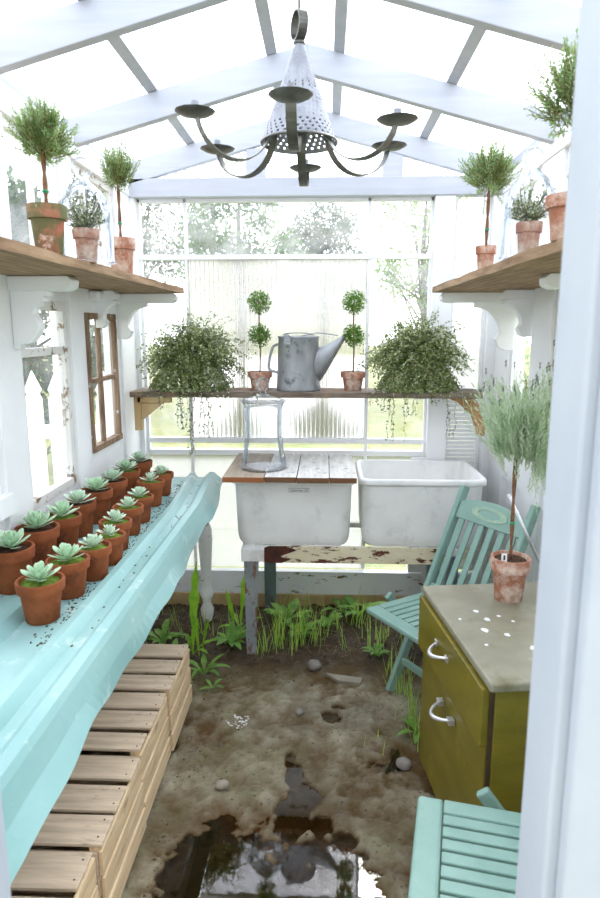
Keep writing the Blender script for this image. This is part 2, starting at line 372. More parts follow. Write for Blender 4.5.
def water(x0, x1, y0, y1, name, label):
    st = .012; w = MB(); idx = {}
    def vid(i, j):
        if (i, j) not in idx: idx[(i, j)] = len(w.v); w.v.append((x0 + i * st, y0 + j * st, WZ))
        return idx[(i, j)]
    for i in range(int((x1 - x0) / st)):
        for j in range(int((y1 - y0) / st)):
            if min(gz(x0 + (i + a) * st, y0 + (j + b) * st) for a in (0, 1) for b in (0, 1)) < WZ + .004:
                w.f.append((vid(i, j), vid(i + 1, j), vid(i + 1, j + 1), vid(i, j + 1)))
    o = w.build(name, 'water'); tag(o, label, 'puddle'); return o
water(-.7, .3, 1.05, 2.30, 'puddle', 'large brown puddle in the mud at the near end, mirroring the sky')
water(-.05, .13, 2.36, 2.56, 'puddle', 'small puddle in a hollow of the mud in front of the flat stone')
lw = MB()
lw.box(-30, 30, 3.6, 60, -.12, -.02); lw.box(-30, -1.12, -4, 3.6, -.12, -.02); lw.box(1.0, 30, -4, 3.6, -.12, -.02); lw.box(-1.12, 1.0, -4, .42, -.12, -.01)
tag(lw.build('lawn', 'lawn'), 'sunlit lawn outside the greenhouse', kind='structure')

# ------------------------------------------------------------------ back wall
wb = empty('wall_back', (0, BY, 0), kind='structure')
def part(mb, name, mat, root, **kw):
    off = root.location; mb.v = [(x - off[0], y - off[1], z - off[2]) for x, y, z in mb.v]
    return mb.build(name, mat, root, **kw)
part(MB().box(-1.10, .98, 3.42, 3.50, 2.258, 2.348), 'tie_beam', 'rafter', wb, bevel=.003)
part(MB().box(.549, .651, 3.43, 3.52, .0, 2.258), 'post', 'white', wb, bevel=.003)
part(MB().box(-1.08, -.99, 3.43, 3.52, .0, 2.258), 'post', 'white', wb, bevel=.003)
part(MB().box(.84, .95, 3.43, 3.52, .0, 2.258), 'post', 'white', wb, bevel=.003)
part(MB().box(-1.06, .93, 3.44, 3.49, .104, .240), 'sill_board', 'sill', wb, bevel=.003)
part(MB().box(-1.06, .93, 3.43, 3.50, .0, .104), 'bottom_plate', 'raw_wood', wb, bevel=.003)
part(MB().box(-.99, .549, 3.475, 3.52, .905, .935), 'sill_rail', 'white', wb, bevel=.002)
for xs in (-.41, .28): part(MB().box(xs, xs + .10, 3.425, 3.47, 2.348, roofz(xs) - .1), 'gable_stud', 'rafter', wb, bevel=.003)
part(MB().prism([(-1.1, 2.35), (.94, 2.35), (.94, roofz(.94)), (RIDGE, RZ), (-1.1, roofz(-1.1))], 'y', 3.50, 3.505), 'gable_pane', 'roof_glass', wb)
# big sash: glazing bars and panes
def pane(name, root, x0, x1, y, z0, z1, mat):
    return part(MB().box(x0, x1, y, y + .004, z0, z1), name, mat, root)
w1 = empty('window_1', (-.2, 3.49, .94), kind='structure')
fr = MB()
fr.box(-.748, -.732, 3.475, 3.505, .935, 2.258); fr.box(.212, .230, 3.475, 3.505, .935, 2.258)
fr.box(-.99, .549, 3.47, 3.508, 1.953, 1.978); fr.box(-.99, .549, 3.47, 3.508, .975, 1.003)
fr.box(-.99, .549, 3.475, 3.505, 2.240, 2.258); fr.box(-.99, -.975, 3.475, 3.505, .935, 2.258); fr.box(.535, .549, 3.475, 3.505, .935, 2.258)
part(fr, 'window_frame', 'white', w1, bevel=.002)
for a, b in ((-.975, -.748), (-.732, .212), (.230, .535)):
    pane('window_pane', w1, a, b, 3.490, 1.978, 2.24, 'glass')
    pane('window_pane', w1, a, b, 3.490, .935, .975, 'glass_clear')
pane('window_pane', w1, -.975, -.748, 3.490, 1.003, 1.953, 'glass')
pane('window_pane', w1, .230, .535, 3.490, 1.003, 1.953, 'glass')
def ribbed(name, root, x0, x1, y, z0, z1, amp=.0025, pitch=.024, mat='ribbed'):
    m = MB(); n = int((x1 - x0) / pitch * 6)
    for i in range(n + 1):
        x = x0 + (x1 - x0) * i / n; yy = y + amp * math.sin(2 * PI * (x - x0) / pitch)
        m.v += [(x, yy, z0), (x, yy, z1)]
    for i in range(n): m.f.append((2 * i, 2 * i + 2, 2 * i + 3, 2 * i + 1))
    o = part(m, name, mat, root, smooth=True)
    s = o.modifiers.new('thick', 'SOLIDIFY'); s.thickness = .0015; return o
ribbed('ribbed_panel', w1, -.732, .212, 3.492, 1.003, 1.953)
w2 = empty('window_2', (.75, 3.49, .2), kind='structure')
f2 = MB()
f2.box(.651, .668, 3.475, 3.505, .245, 2.258); f2.box(.823, .84, 3.475, 3.505, .245, 2.258); f2.box(.651, .84, 3.475, 3.505, 1.25, 1.28)
part(f2, 'window_frame', 'white', w2, bevel=.002)
pane('window_pane', w2, .668, .823, 3.49, 1.28, 2.25, 'frosted')
sl = MB()
for k in range(44): sl.bar((.668, 3.492, .26 + k * .0225), (.823, 3.492, .26 + k * .0225), .012, .019, (0, .35, 1))
part(sl, 'louvre_slats', 'fence', w2)
w3 = empty('window_3', (-.2, 3.49, .24), kind='structure')
f3 = MB(); f3.box(-.748, -.732, 3.475, 3.505, .245, .905); f3.box(.212, .230, 3.475, 3.505, .245, .905); part(f3, 'window_frame', 'white', w3, bevel=.002)
for a, b, g in ((-.99, -.748, 'frosted'), (-.732, .212, 'frosted'), (.230, .549, 'glass_clear')):
    pane('window_pane', w3, a, b, 3.49, .245, .47, g)
    pane('window_pane', w3, a, b, 3.49, .47, .905, 'frosted')
part(MB().box(.47, .549, 3.44, 3.475, .245, .905), 'stud', 'white', w3, bevel=.003)

# ------------------------------------------------------------------ roof
rf = empty('ceiling', (RIDGE, 2.0, 2.6), kind='structure')
for y in (.72, 1.36, 2.0, 2.72, 3.44):
    for sgn in (-1, 1):
        xe = -1.16 if sgn < 0 else 1.03
        poly = [(RIDGE, RZ), (xe, roofz(xe)), (xe, roofz(xe) - .105), (RIDGE, RZ - .105)]
        part(MB().prism(poly, 'y', y - .02, y + .02), 'rafter', 'rafter', rf, bevel=.003)
for x in (-1.09, -.69, -.22, .045, .48, .93):
    z = roofz(x); m = MB().bar((x, .6, z + .012), (x, 3.6, z + .012), .042, .022, (math.copysign(SL, x - RIDGE), 0, 1))
    part(m, 'purlin', 'rafter', rf)
for sgn in (-1, 1):
    xe = -1.2 if sgn < 0 else 1.07; L = 26; m = MB(); N = 60
    for j in range(N + 1):
        y = .58 + 3.04 * j / N; dz = .004 * math.sin(y * 2 * PI / .1)
        for x in (RIDGE, xe): m.v.append((x, y, roofz(x) + .032 + dz))
    for j in range(N): m.f.append((2 * j, 2 * j + 1, 2 * j + 3, 2 * j + 2))
    part(m, 'roof_panel', 'roof_glass', rf, smooth=True).modifiers.new('thick', 'SOLIDIFY').thickness = .002

# ------------------------------------------------------------------ side walls
def plate(root, x0, x1, y0, y1, z0, z1, name='board', mat='white', bev=.003): return part(MB().box(x0, x1, y0, y1, z0, z1), name, mat, root, bevel=bev)
wlft = empty('wall_left', (LX, 2.1, 0), kind='structure')
plate(wlft, LX - .07, LX + .02, .7, 3.44, 2.262, 2.352, 'top_plate')
for y0, y1 in ((.75, .85), (1.28, 1.38), (1.95, 2.12), (2.555, 2.665), (3.19, 3.43)): plate(wlft, LX - .07, LX + .015, y0, y1, 0, 2.262, 'post')
plate(wlft, LX - .06, LX, .85, 2.60, 1.70, 1.80, 'rail'); plate(wlft, LX - .058, LX + .003, 2.60, 3.20, 1.66, 1.80, 'rail'); plate(wlft, LX - .058, LX + .002, 2.66, 2.742, 1.02, 1.67, 'stud'); plate(wlft, LX - .058, LX + .002, 3.128, 3.195, 1.02, 1.67, 'stud'); plate(wlft, LX - .06, LX, .85, 1.95, .9, 1.0, 'rail')
plate(wlft, LX - .06, LX, 2.12, 2.555, .88, .965, 'rail'); plate(wlft, LX - .06, LX, 2.665, 3.19, .80, 1.056, 'rail')
for k in range(6): plate(wlft, LX - .045, LX - .02, .75, 3.43, .02 + k * .145, .162 + k * .145, 'plank')
plate(wlft, LX, LX + .05, 2.80, 3.40, 1.712, 1.760, 'ledger', bev=.012)
plate(wlft, LX, LX + .03, 1.42, 1.96, 1.01, 1.08, 'ledge')
# window with the peeling frame
def sash(idx, x, y0, y1, z0, z1, mat, t=.028, mull=(), rails=(), d=.03, glass='glass_clear', mt=.02):
    r = empty('window_%d' % idx, (x, y0, z0), kind='structure'); m = MB()
    m.box(x - d, x, y0, y0 + t, z0 + t, z1 - t); m.box(x - d, x, y1 - t, y1, z0 + t, z1 - t)
    m.box(x - d, x + .004, y0, y1, z0, z0 + t); m.box(x - d, x, y0, y1, z1 - t, z1)
    for q in mull: m.box(x - d * .8, x - .002, q - mt / 2, q + mt / 2, z0 + t, z1 - t)
    for q in rails: m.box(x - d * .9, x - .001, y0 + t, y1 - t, q - mt / 2, q + mt / 2)
    part(m, 'window_frame', mat, r, bevel=.002)
    part(MB().box(x - d * .6, x - d * .6 + .003, y0 + t, y1 - t, z0 + t, z1 - t), 'window_pane', glass, r); return r
sash(4, LX, 2.12, 2.555, .965, 1.70, 'old_frame', .035, rails=(1.515,), mt=.03)
sash(5, LX + .012, 2.74, 3.13, 1.055, 1.665, 'brown_frame', .028, mull=(2.90,), rails=(1.37,), mt=.02)
sash(6, LX, .86, 1.94, 1.0, 1.70, 'white', .035, mull=(1.4,))
sash(7, LX, 2.12, 2.555, 1.80, 2.262, 'white', .03, mull=(2.34,)); sash(8, LX, 2.665, 3.19, 1.80, 2.262, 'old_frame', .03, mull=(2.84, 3.02)); sash(9, LX, .86, 1.94, 1.80, 2.262, 'white', .03, mull=(1.4,))
wr_ = empty('wall_right', (RX, 2.1, 0), kind='structure')
plate(wr_, RX - .02, RX + .07, .7, 3.44, 2.262, 2.352, 'top_plate')
for y0, y1 in ((.75, .85), (1.28, 1.38), (1.95, 2.10), (2.60, 2.84), (3.19, 3.43)): plate(wr_, RX - .015, RX + .07, y0, y1, 0, 2.262, 'post')
plate(wr_, RX, RX + .06, .85, 3.19, 1.68, 1.80, 'rail'); plate(wr_, RX, RX + .06, .85, 3.19, .86, .98, 'rail')
for k in range(6): plate(wr_, RX + .02, RX + .045, .75, 3.43, .02 + k * .145, .162 + k * .145, 'plank')
plate(wr_, RX - .05, RX, 2.95, 3.40, 1.712, 1.760, 'ledger', bev=.012)
def mirror_sash(idx, y0, y1, z0, z1, mat, **kw):
    return sash(idx, RX + .03, y0, y1, z0, z1, mat, **kw)
mirror_sash(10, 2.84, 3.19, .98, 1.68, 'white'); mirror_sash(11, 2.10, 2.60, .98, 1.68, 'old_frame', mull=(2.35,)); mirror_sash(12, .86, 1.94, .98, 1.68, 'white', mull=(1.4,))
mirror_sash(13, 2.84, 3.19, 1.80, 2.262, 'white'); mirror_sash(14, 2.10, 2.60, 1.80, 2.262, 'white'); mirror_sash(15, .86, 1.94, 1.80, 2.262, 'white', mull=(1.4,))
# front wall with the doorway the camera looks through
wf = empty('wall_front', (0, FY, 0), kind='structure')
for x0, x1, n in ((LX - .07, -.56, 'a'), (.39, RX + .07, 'b')):
    k = 0
    while k * .15 < 2.25:
        plate(wf, x0, x1, FY - .07, FY - .045, k * .15, min(k * .15 + .148, 2.262), 'plank', 'fence'); k += 1
plate(wf, LX - .07, RX + .07, FY - .07, FY + .02, 2.262, 2.352, 'tie_beam', 'rafter')
d1 = empty('door_1', (0, FY, 0), kind='structure')
part(MB().box(.262, .36, FY - .09, FY + .005, 0, 2.262), 'door_jamb', 'door_paint_shaded', d1, bevel=.004)
part(MB().box(.275, .40, FY - .115, FY - .09, 0, 2.28), 'door_casing', 'door_paint_shaded', d1, bevel=.004)
part(MB().box(-.53, -.437, FY - .09, FY + .005, 0, 2.262), 'door_jamb', 'door_paint_shaded', d1, bevel=.004)
part(MB().box(-.57, -.455, FY - .115, FY - .09, 0, 2.28), 'door_casing', 'door_paint_shaded', d1, bevel=.004)

# ------------------------------------------------------------------ shelves
SZ = 1.790
def bracket(root, x_wall, x_tip, y, z_top, style, mat='white', w=.045, k=.62):
    """corbel under a shelf: an arm with a rounded nose and a curved or stepped brace below it"""
    s = 1 if x_tip > x_wall else -1; L = abs(x_tip - x_wall)
    nose = [(x_wall, z_top), (x_tip - s * .015, z_top), (x_tip, z_top - .012), (x_tip - s * .004, z_top - .034), (x_tip - s * .025, z_top - .045), (x_wall, z_top - .045)]
    arm = MB().prism(nose, 'y', y - w / 2 - .012, y + w / 2 + .012)
    b = MB()
    if style == 'step':
        prof = [(0, 0), (.20, 0), (.20, -.03), (.175, -.03), (.175, -.055), (.15, -.055), (.15, -.08), (.125, -.08), (.115, -.12)]
        prof += [(.115 + .03 * math.sin(t * PI / 6), -.12 - .02 * t) for t in range(1, 7)] + [(.09, -.265), (.04, -.275), (.03, -.30), (0, -.30)]
    else:
        prof = [(0, 0), (.21, 0), (.21, -.03)] + [(.075 + .13 * math.cos(a * PI / 16), -.16 + .13 * math.sin(a * PI / 16)) for a in range(7, -1, -1)][::1]
        prof = [(0, 0), (.22, 0), (.22, -.025)] + [(.22 - .14 * math.sin(a * PI / 14), -.165 + .14 * math.cos(a * PI / 14)) for a in range(0, 8)] + [(.105, -.20), (.085, -.245), (.05, -.26), (.0, -.26)]
    b.prism([(x_wall + s * u * k, z_top - .045 + v * k) for u, v in prof], 'y', y - w / 2, y + w / 2)
    part(arm, 'bracket_arm', mat, root, bevel=.003); part(b, 'corbel', mat, root, bevel=.003)
sL = empty('wall_shelf', (LX, 2.2, SZ)); tag(sL, 'weathered brown plank shelf high along the left wall on white corbels', 'shelf')
sR = empty('wall_shelf', (RX, 2.2, SZ)); tag(sR, 'weathered brown plank shelf high along the right wall on white corbels', 'shelf')
def shelf_plank(root, x_wall, x_edge, y0, y1):
    m = MB(); random.seed(int(abs(x_edge) * 100)); n = 40; xs = []
    for j in range(n + 1):
        y = y0 + (y1 - y0) * j / n; e = x_edge + rnd(-.002, .002) + .003 * math.sin(j * .7)
        for x in (x_wall, (x_wall + e) / 2, e):
            m.v += [(x, y, SZ - .026), (x, y, SZ)]
    for j in range(n):
        a = j * 6; c = a + 6
        for k in (0, 2): m.f += [(a + k, c + k, c + k + 2, a + k + 2), (a + k + 1, a + k + 3, c + k + 3, c + k + 1)]
        m.f += [(a + 4, c + 4, c + 5, a + 5), (a, a + 1, c + 1, c)]
    m.f += [(0, 2, 3, 1), (2, 4, 5, 3)]; a = n * 6; m.f += [(a, a + 1, a + 3, a + 2), (a + 2, a + 3, a + 5, a + 4)]
    part(m, 'plank', 'shelf', root)
shelf_plank(sL, LX + .002, -.69, .86, 3.16); shelf_plank(sR, RX - .002, .50, .86, 3.14)
for y in (1.36, 2.09): bracket(sL, LX + .016, -.805, y, SZ - .0275, 'step')
bracket(sL, LX + .016, -.72, 3.15, SZ - .0275, 'curve', k=.66)
bracket(sL, LX + .001, -.93, 2.90, SZ - .0275, 'curve', k=.45)
for y in (1.36, 2.05): bracket(sR, RX - .016, .66, y, SZ - .0275, 'step')
bracket(sR, RX - .001, .76, 2.90, SZ - .0275, 'curve', k=.6)
bracket(sR, RX - .016, .535, 3.11, SZ - .0275, 'curve', k=.85)
BZ = 1.285
sB = empty('window_shelf', (-.1, 3.3, BZ)); tag(sB, 'grey weathered board shelf spanning the back window above the sink', 'shelf')
m = MB(); random.seed(5)
n = 50
for i in range(n + 1):
    x = -.985 + 1.76 * i / n; e = 3.18 + rnd(-.002, .002)
    m.v += [(x, e, BZ - .028), (x, e - .002, BZ), (x, 3.425, BZ), (x, 3.425, BZ - .028)]
for i in range(n):
    a = i * 4; c = a + 4; m.f += [(a + k, a + (k + 1) % 4, c + (k + 1) % 4, c + k) for k in range(4)]
m.f += [(3, 2, 1, 0), (n * 4, n * 4 + 1, n * 4 + 2, n * 4 + 3)]
part(m, 'plank', 'shelf_grey', sB)
def wood_bracket(x, mat, s):
    b = MB(); b.box(x - .018, x + .018, 3.20, 3.24, BZ - .20, BZ - .029); part(b, 'bracket', mat, sB, bevel=.002)
    c = MB(); c.box(min(x, x + s * .17), max(x, x + s * .17), 3.20, 3.24, BZ - .058, BZ - .0285)
    c.prism([(x + s * .018, BZ - .06), (x + s * .13, BZ - .06), (x + s * .018, BZ - .15)], 'y', 3.205, 3.235); part(c, 'bracket', mat, sB, bevel=.002)
wood_bracket(-.955, 'raw_wood', 1)
b = MB(); b.prism([(.61, BZ - .029), (.74, BZ - .029), (.765, BZ - .06), (.80, BZ - .15), (.80, BZ - .22), (.765, BZ - .21), (.73, BZ - .11), (.66, BZ - .05)], 'y', 3.20, 3.24); part(b, 'bracket', 'bracket_wood', sB, bevel=.002)

# ------------------------------------------------------------------ potting bench with corrugated top
BT = .820
pb = empty('potting_bench', (-.78, 2.1, 0)); tag(pb, 'long potting bench topped with a sheet of teal corrugated metal', 'bench')
def rib(c, w, h): return [(c - w / 2 - h * .9, 0), (c - w / 2, h), (c + w / 2, h), (c + w / 2 + h * .9, 0)]
prof = [(-1.008, 0)] + rib(-.985, .008, .010) + rib(-.845, .020, .028) + rib(-.665, .020, .024) + [(-.645, 0), (-.605, 0), (-.575, .028), (-.548, .028)]
m = MB(); N = 70; y0, y1 = .80, 3.30
for j in range(N + 1):
    t = j / N; y = y0 + (y1 - y0) * t
    near = 1 - t
    hang = .030 + .058 * math.sin(min(1, near * 1.8) * PI / 2) + .012 * math.sin(y * 9) + .006 * math.sin(y * 23 + 1)
    ex = -.512 + .010 * math.sin(y * 7 + .5) + .006 * near
    sx = -.04 * max(0, (t - .75) / .25)
    row = [(x + (sx if x > -.7 else 0), BT + z) for x, z in prof] + [(-.540 + sx * .8, BT + .012), (-.525 + sx * .5, BT - hang * .45), (ex + sx * .5, BT - hang)]
    K = len(row); m.v += [(x, y, z) for x, z in row]
for j in range(N):
    for k in range(K - 1): a = j * K + k; m.f.append((a, a + 1, a + K + 1, a + K))
sheet = part(m, 'metal_sheet', 'teal', pb)
s = sheet.modifiers.new('thick', 'SOLIDIFY'); s.thickness = .0015; s.offset = -1
bv = sheet.modifiers.new('soft', 'BEVEL'); bv.width = .003; bv.segments = 2; bv.limit_method = 'ANGLE'; bv.angle_limit = math.radians(20)
part(MB().box(-1.0, -.60, .86, 3.30, BT - .05, BT - .004), 'table_board', 'white_worn', pb, bevel=.003)
part(MB().box(-.64, -.60, .9, 3.28, BT - .14, BT - .051), 'apron', 'white_worn', pb, bevel=.003)
LEGP = [(.026, 0), (.017, .03), (.026, .07), (.028, .10), (.016, .135), (.020, .16), (.031, .19), (.020, .215), (.018, .24), (.024, .36), (.030, .50), (.026, .56), (.017, .585), (.028, .60), (.017, .618), (.027, .63), (.027, .769)]
dd_ = MB(); random.seed(17)
for k in range(620):
    y = rnd(1.45, 3.2); x = -.712 + random.gauss(0, .022) if k % 4 else rnd(-.80, -.60); s_ = rnd(.0006, .0026)
    if -.696 < x < -.644 or -.82 > x: continue
    dd_.box(x - s_, x + s_, y - s_ * 1.5, y + s_ * 1.5, BT, BT + .002)
tag(part(dd_, 'crumbs_of_soil', 'clod', pb), kind='stuff')
for x, y in ((-.635, 3.24), (-.93, 3.24), (-.67, .98), (-.93, .98)):
    part(MB().lathe([(r_ * 1.3, z_) for r_, z_ in LEGP], 20, (x, y, 0)), 'leg', 'white_worn', pb, smooth=True)

# ------------------------------------------------------------------ slatted crates under the bench
def crate(y0, y1, dx, label, seed):
    random.seed(seed); W_ = .40; H_ = .262; L_ = y1 - y0 - .006
    r = empty('wooden_crate', (-.575 + dx - W_ / 2, (y0 + y1) / 2, .012)); tag(r, label, 'crate', 'slatted crates under the bench')
    h = L_ / 2; w = W_ / 2
    for sx in (-1, 1):
        for sy in (-1, 1):
            x = sx * (w - .022); y = sy * (h - .02); MB().box(x - .013, x + .013, y - .013, y + .013, 0, H_ - .011).build('corner_post', 'crate_y', r)
    sh = L_ / 3
    for k in range(3):                       # top slats run across
        a = -h + k * sh + rnd(.004, .012); b_ = -h + (k + 1) * sh - rnd(.006, .02)
        q = MB().box(-w, w + rnd(-.004, .004), a, b_, H_ - .010, H_); o = q.build('slat', 'crate', r, bevel=.0015); o.rotation_euler.z = rnd(-.008, .008)
        for dy in (-.03, .03): MB().lathe([(.0028, 0), (.002, .0012)], 8, (w - .02 + rnd(-.003, .003), -h + (k + .5) * sh + dy, H_ + .0001)).build('nail_head', 'rust', o)
    for sx in (-1, 1):                       # long sides of three boards
        for k in range(3):
            z0 = .004 + k * .083; x = sx * (w - .004) + sx * (2 - k) * .003
            o = MB().box(x - .005, x + .005, -h + .002, h - .002, z0, z0 + rnd(.070, .078)).build('side_board', 'crate_y', r, bevel=.0015); o.rotation_euler.x = rnd(-.006, .006)
    for sy in (-1, 1):
        for k in range(2):
            z0 = .01 + k * .125; MB().box(-w + .012, w - .012, sy * (h - .004) - .004, sy * (h - .004) + .004, z0, z0 + .105).build('end_board', 'crate', r, bevel=.0015)
crate(2.155, 2.515, 0, 'slatted wooden crate at the far end of the row beside the weeds', 1)
crate(1.80, 2.15, -.006, 'slatted wooden crate second from the far end of the row', 2)
crate(1.42, 1.792, 0, 'slatted wooden crate second from the near end, beside the puddle', 3)
crate(1.04, 1.412, -.012, 'nearest slatted wooden crate, cut by the bottom of the photo', 4)

# ------------------------------------------------------------------ sink
sk = empty('laundry_sink', (.16, 3.18, 0)); tag(sk, 'old double cement laundry sink on a rusty enamel stand', 'sink')
def rrect(w, d, r, n=5):
    out = []
    for cx, cy, a0 in ((w - r, d - r, 0), (-(w - r), d - r, 90), (-(w - r), -(d - r), 180), (w - r, -(d - r), 270)):
        for k in range(n + 1): a = math.radians(a0 + 90 * k / n); out.append((cx + r * math.cos(a), cy + r * math.sin(a)))
    return out
def tub(cx, cy, w, d):
    m = MB(); loops = []
    for W_, D_, R_, z in ((w * .82, d * .80, .06, .558), (w * .88, d * .87, .065, .562), (w * .912, d * .905, .07, .578), (w * .928, d * .925, .06, .612), (w * .955, d * .955, .05, .862), (w * .96, d * .96, .05, .868),
                          (w * .995, d * .995, .045, .870), (w, d, .045, .876), (w, d, .045, .892), (w * .99, d * .99, .045, .899), (w * .93, d * .93, .05, .899), (w * .915, d * .91, .05, .892), (w * .87, d * .86, .06, .68), (w * .83, d * .82, .07, .628), (w * .74, d * .7, .07, .615)):
        loops.append([(cx + x, cy + y, z) for x, y in rrect(W_, D_, R_)])
    n = len(loops[0])
    for l in loops: m.v += l
    for i in range(len(loops) - 1):
        for k in range(n): m.f.append((i * n + k, i * n + (k + 1) % n, (i + 1) * n + (k + 1) % n, (i + 1) * n + k))
    m.f.append(tuple(range(n))[::-1]); m.f.append(tuple((len(loops) - 1) * n + k for k in range(n)))
    return part(m, 'tub', 'tub', sk, smooth=True)
TY = 3.178
tl_ = tub(-.152, TY, .295, .238); tr_ = tub(.463, TY, .302, .238)
lb = MB().box(-.163, -.069, TY - .2315, TY - .2295, .832, .856)
def on_tub(mb, name, mat): mb.v = [(x - .16, y - 3.18, z) for x, y, z in mb.v]; return mb.build(name, mat, tl_)
lb = MB().box(-.170, -.075, TY - .2305, TY - .2285, .834, .852); on_tub(lb, 'maker_label', 'paper')
bd = MB()
for a, b_, c_, d_ in ((-.171, -.074, .8335, .8345), (-.171, -.074, .8515, .8525), (-.1715, -.1705, .8335, .8525), (-.0745, -.0735, .8335, .8525)): bd.box(a, b_, TY - .2312, TY - .2290, c_, d_)
on_tub(bd, 'label_border', 'ink')
tc_ = bpy.data.curves.new('label_text', 'FONT'); tc_.body = 'Uberman 24'; tc_.size = .0165; tc_.extrude = .0004; tc_.align_x = 'CENTER'
to = bpy.data.objects.new('label_text', tc_); COL.objects.link(to); to.parent = tl_; tc_.materials.append(M['ink'])
to.location = (-.1225 - .16, TY - .2312 - 3.18, .8375); to.rotation_euler = (PI / 2, 0, 0)
bpy.context.view_layer.update(); tme = bpy.data.meshes.new_from_object(to.evaluated_get(bpy.context.evaluated_depsgraph_get()))
to2 = bpy.data.objects.new('label_text', tme); COL.objects.link(to2); to2.parent = tl_; to2.location = to.location; to2.rotation_euler = to.rotation_euler; bpy.data.objects.remove(to); to2.name = 'label_text'
# stand
rl = MB().prism([(-.285, .503), (-.262, .496), (.57, .496), (.57, .578), (-.262, .578), (-.285, .570)], 'y', 2.905, 2.912)
part(rl, 'front_rail', 'rust_rail', sk, bevel=.001)
part(MB().prism([(-.287, .503), (-.264, .495), (-.205, .495), (-.165, .512), (-.215, .527), (-.13, .560), (-.19, .579), (-.264, .579), (-.287, .570)], 'y', 2.902, 2.9045), 'rust_patch', 'rust', sk)
for q in ((-.40, .64, 2.95, 2.98), (-.40, .64, 3.36, 3.39)): part(MB().box(*q, .530, .557), 'frame_bar', 'tub', sk)
for q in (-.40, .05, .61): part(MB().box(q, q + .03, 2.981, 3.359, .530, .557), 'frame_bar', 'tub', sk)
part(MB().box(-.40, -.285, 2.915, 2.949, .495, .557), 'leg_collar', 'tub', sk, bevel=.002)
def sleg(x, y, mat, wt, wbm, z0=-.02, sp=0):
    m = MB()
    m.bar((x + sp, y, z0), (x, y,   .529 if mat != 'rust_leg' else .500), wbm, .006, (0, 1, 0), wt); m.bar((x + sp - wbm / 2 + .003, y + .025, z0), (x - wt / 2 + .003, y + .03, .529 if mat != 'rust_leg' else .500), .006, .05, (0, 1, 0), .006)
    part(m, 'leg', mat, sk, bevel=.001)
sleg(-.352, 2.925, 'rust_leg', .072, .046, -.02, -.006); sleg(.61, 2.925, 'leg_grey', .06, .05); sleg(-.30, 3.36, 'leg_grey', .07, .06); sleg(.60, 3.36, 'leg_grey', .07, .06)
m = MB(); m.lathe([(.03, .46), (.03, .565)], 16, (-.15, TY, 0)); m.lathe([(.03, .46), (.03, .565)], 16, (.46, TY, 0)); part(m, 'drain_pipe', 'leg_grey', sk, smooth=True)
# boards over the left tub
bx_ = -.475
for i, (wd, mt_, dy) in enumerate(((.195, 'board_edge', 0), (.150, 'tub_board', .008), (.150, 'tub_board', .0), (.128, 'tub_board', .004))):
    o = MB().box(-wd / 2 + .0015, wd / 2 - .0015, -.29, .29, 0, .026).build('loose_board', mt_, None, bevel=.002, loc=(bx_ + wd / 2, 3.145 + dy, .8995)); bx_ += wd
    tag(o, ('brown bare board, leftmost over the left tub, under the glass jar', 'pale flaking board second from the left over the left tub', 'pale flaking board third from the left over the left tub', 'rightmost weathered board over the left tub, next to the open tub')[i], 'board', 'boards laid over the left tub')
JZ = .9255
jar = empty('glass_jar', (-.300, 3.06, JZ)); jar.scale = (.98, .98, 1.10); tag(jar, 'tall waisted clear glass jar with ball-knobbed lid on the sink board', 'jar')
jp = [(.0, .0), (.110, .0), (.114, .006), (.112, .03), (.102, .08), (.093, .15), (.091, .21), (.096, .27), (.104, .292)]
jb = jp + [(r - .0025 if r > .003 else 0, max(z, .008) if i else .008) for i, (r, z) in reversed(list(enumerate(jp)))]
MB().lathe(jb, 48).build('jar_body', 'jar', jar, smooth=True)
MB().lathe([(0, .296), (.108, .294), (.114, .298), (.110, .303), (.06, .316), (.02, .330), (.014, .340), (.018, .347), (.029, .360), (.032, .376), (.026, .394), (.012, .404), (0, .406)], 48).build('lid', 'jar', jar, smooth=True)

# ------------------------------------------------------------------ chest of drawers
ch = empty('drawer_chest', (.603, 1.870, 0), math.radians(-7.3 + 14.6 * 0)); tag(ch, 'olive green painted chest with chrome pull handles and a worn grey-olive top', 'chest')
ch.rotation_euler.z = math.radians(7.3)
ch.rotation_euler.z = math.radians(7.3)
w, d, H_ = .21, .325, .70          # half depth (x), half width (y)
MB().box(-w + .016, w, -d + .018, d - .018, .03, H_ - .028).build('carcass', 'olive', ch, bevel=.003)
MB().box(-w - .006, w + .004, -d, d, H_ - .026, H_).build('chest_top', 'olive_top', ch, bevel=.007)
dr1 = MB().prism([(-d + .030, .500), (-d + .030, .668), (d - .012, .668), (d - .012, .480)], 'x', -w - .016, -w + .014).build('drawer', 'olive', ch, bevel=.003)
MB().box(-w + .002, -w + .018, -d + .034, d - .02, .03, .498).build('drawer', 'olive', ch, bevel=.002)
MB().box(-w + .004, -w + .020, -d + .0215, -d + .0295, .03, .670).build('edge_gap_strip', 'dark_gap', ch)
def handle(y, z):
    m = MB(); pts = []
    for k in range(11):
        t = k / 10; pts.append((-w - .018 - .036 * math.sin(t * PI) ** .7, y - .048 + .096 * t, z - .010 * math.sin(t * PI)))
    m.tube(pts, [.005 + .0025 * math.sin(k / 10 * PI) for k in range(11)], 8)
    for s_ in (-1, 1): m.box(-w - .021, -w - .0155 if z > .5 else -w - .001, y + s_ * .052 - .012, y + s_ * .052 + .012, z - .009, z + .009)
    m.build('handle', 'chrome', ch, smooth=False, bevel=.001)
handle(.045, .598); handle(.0, .415)
sp = MB(); random.seed(8)
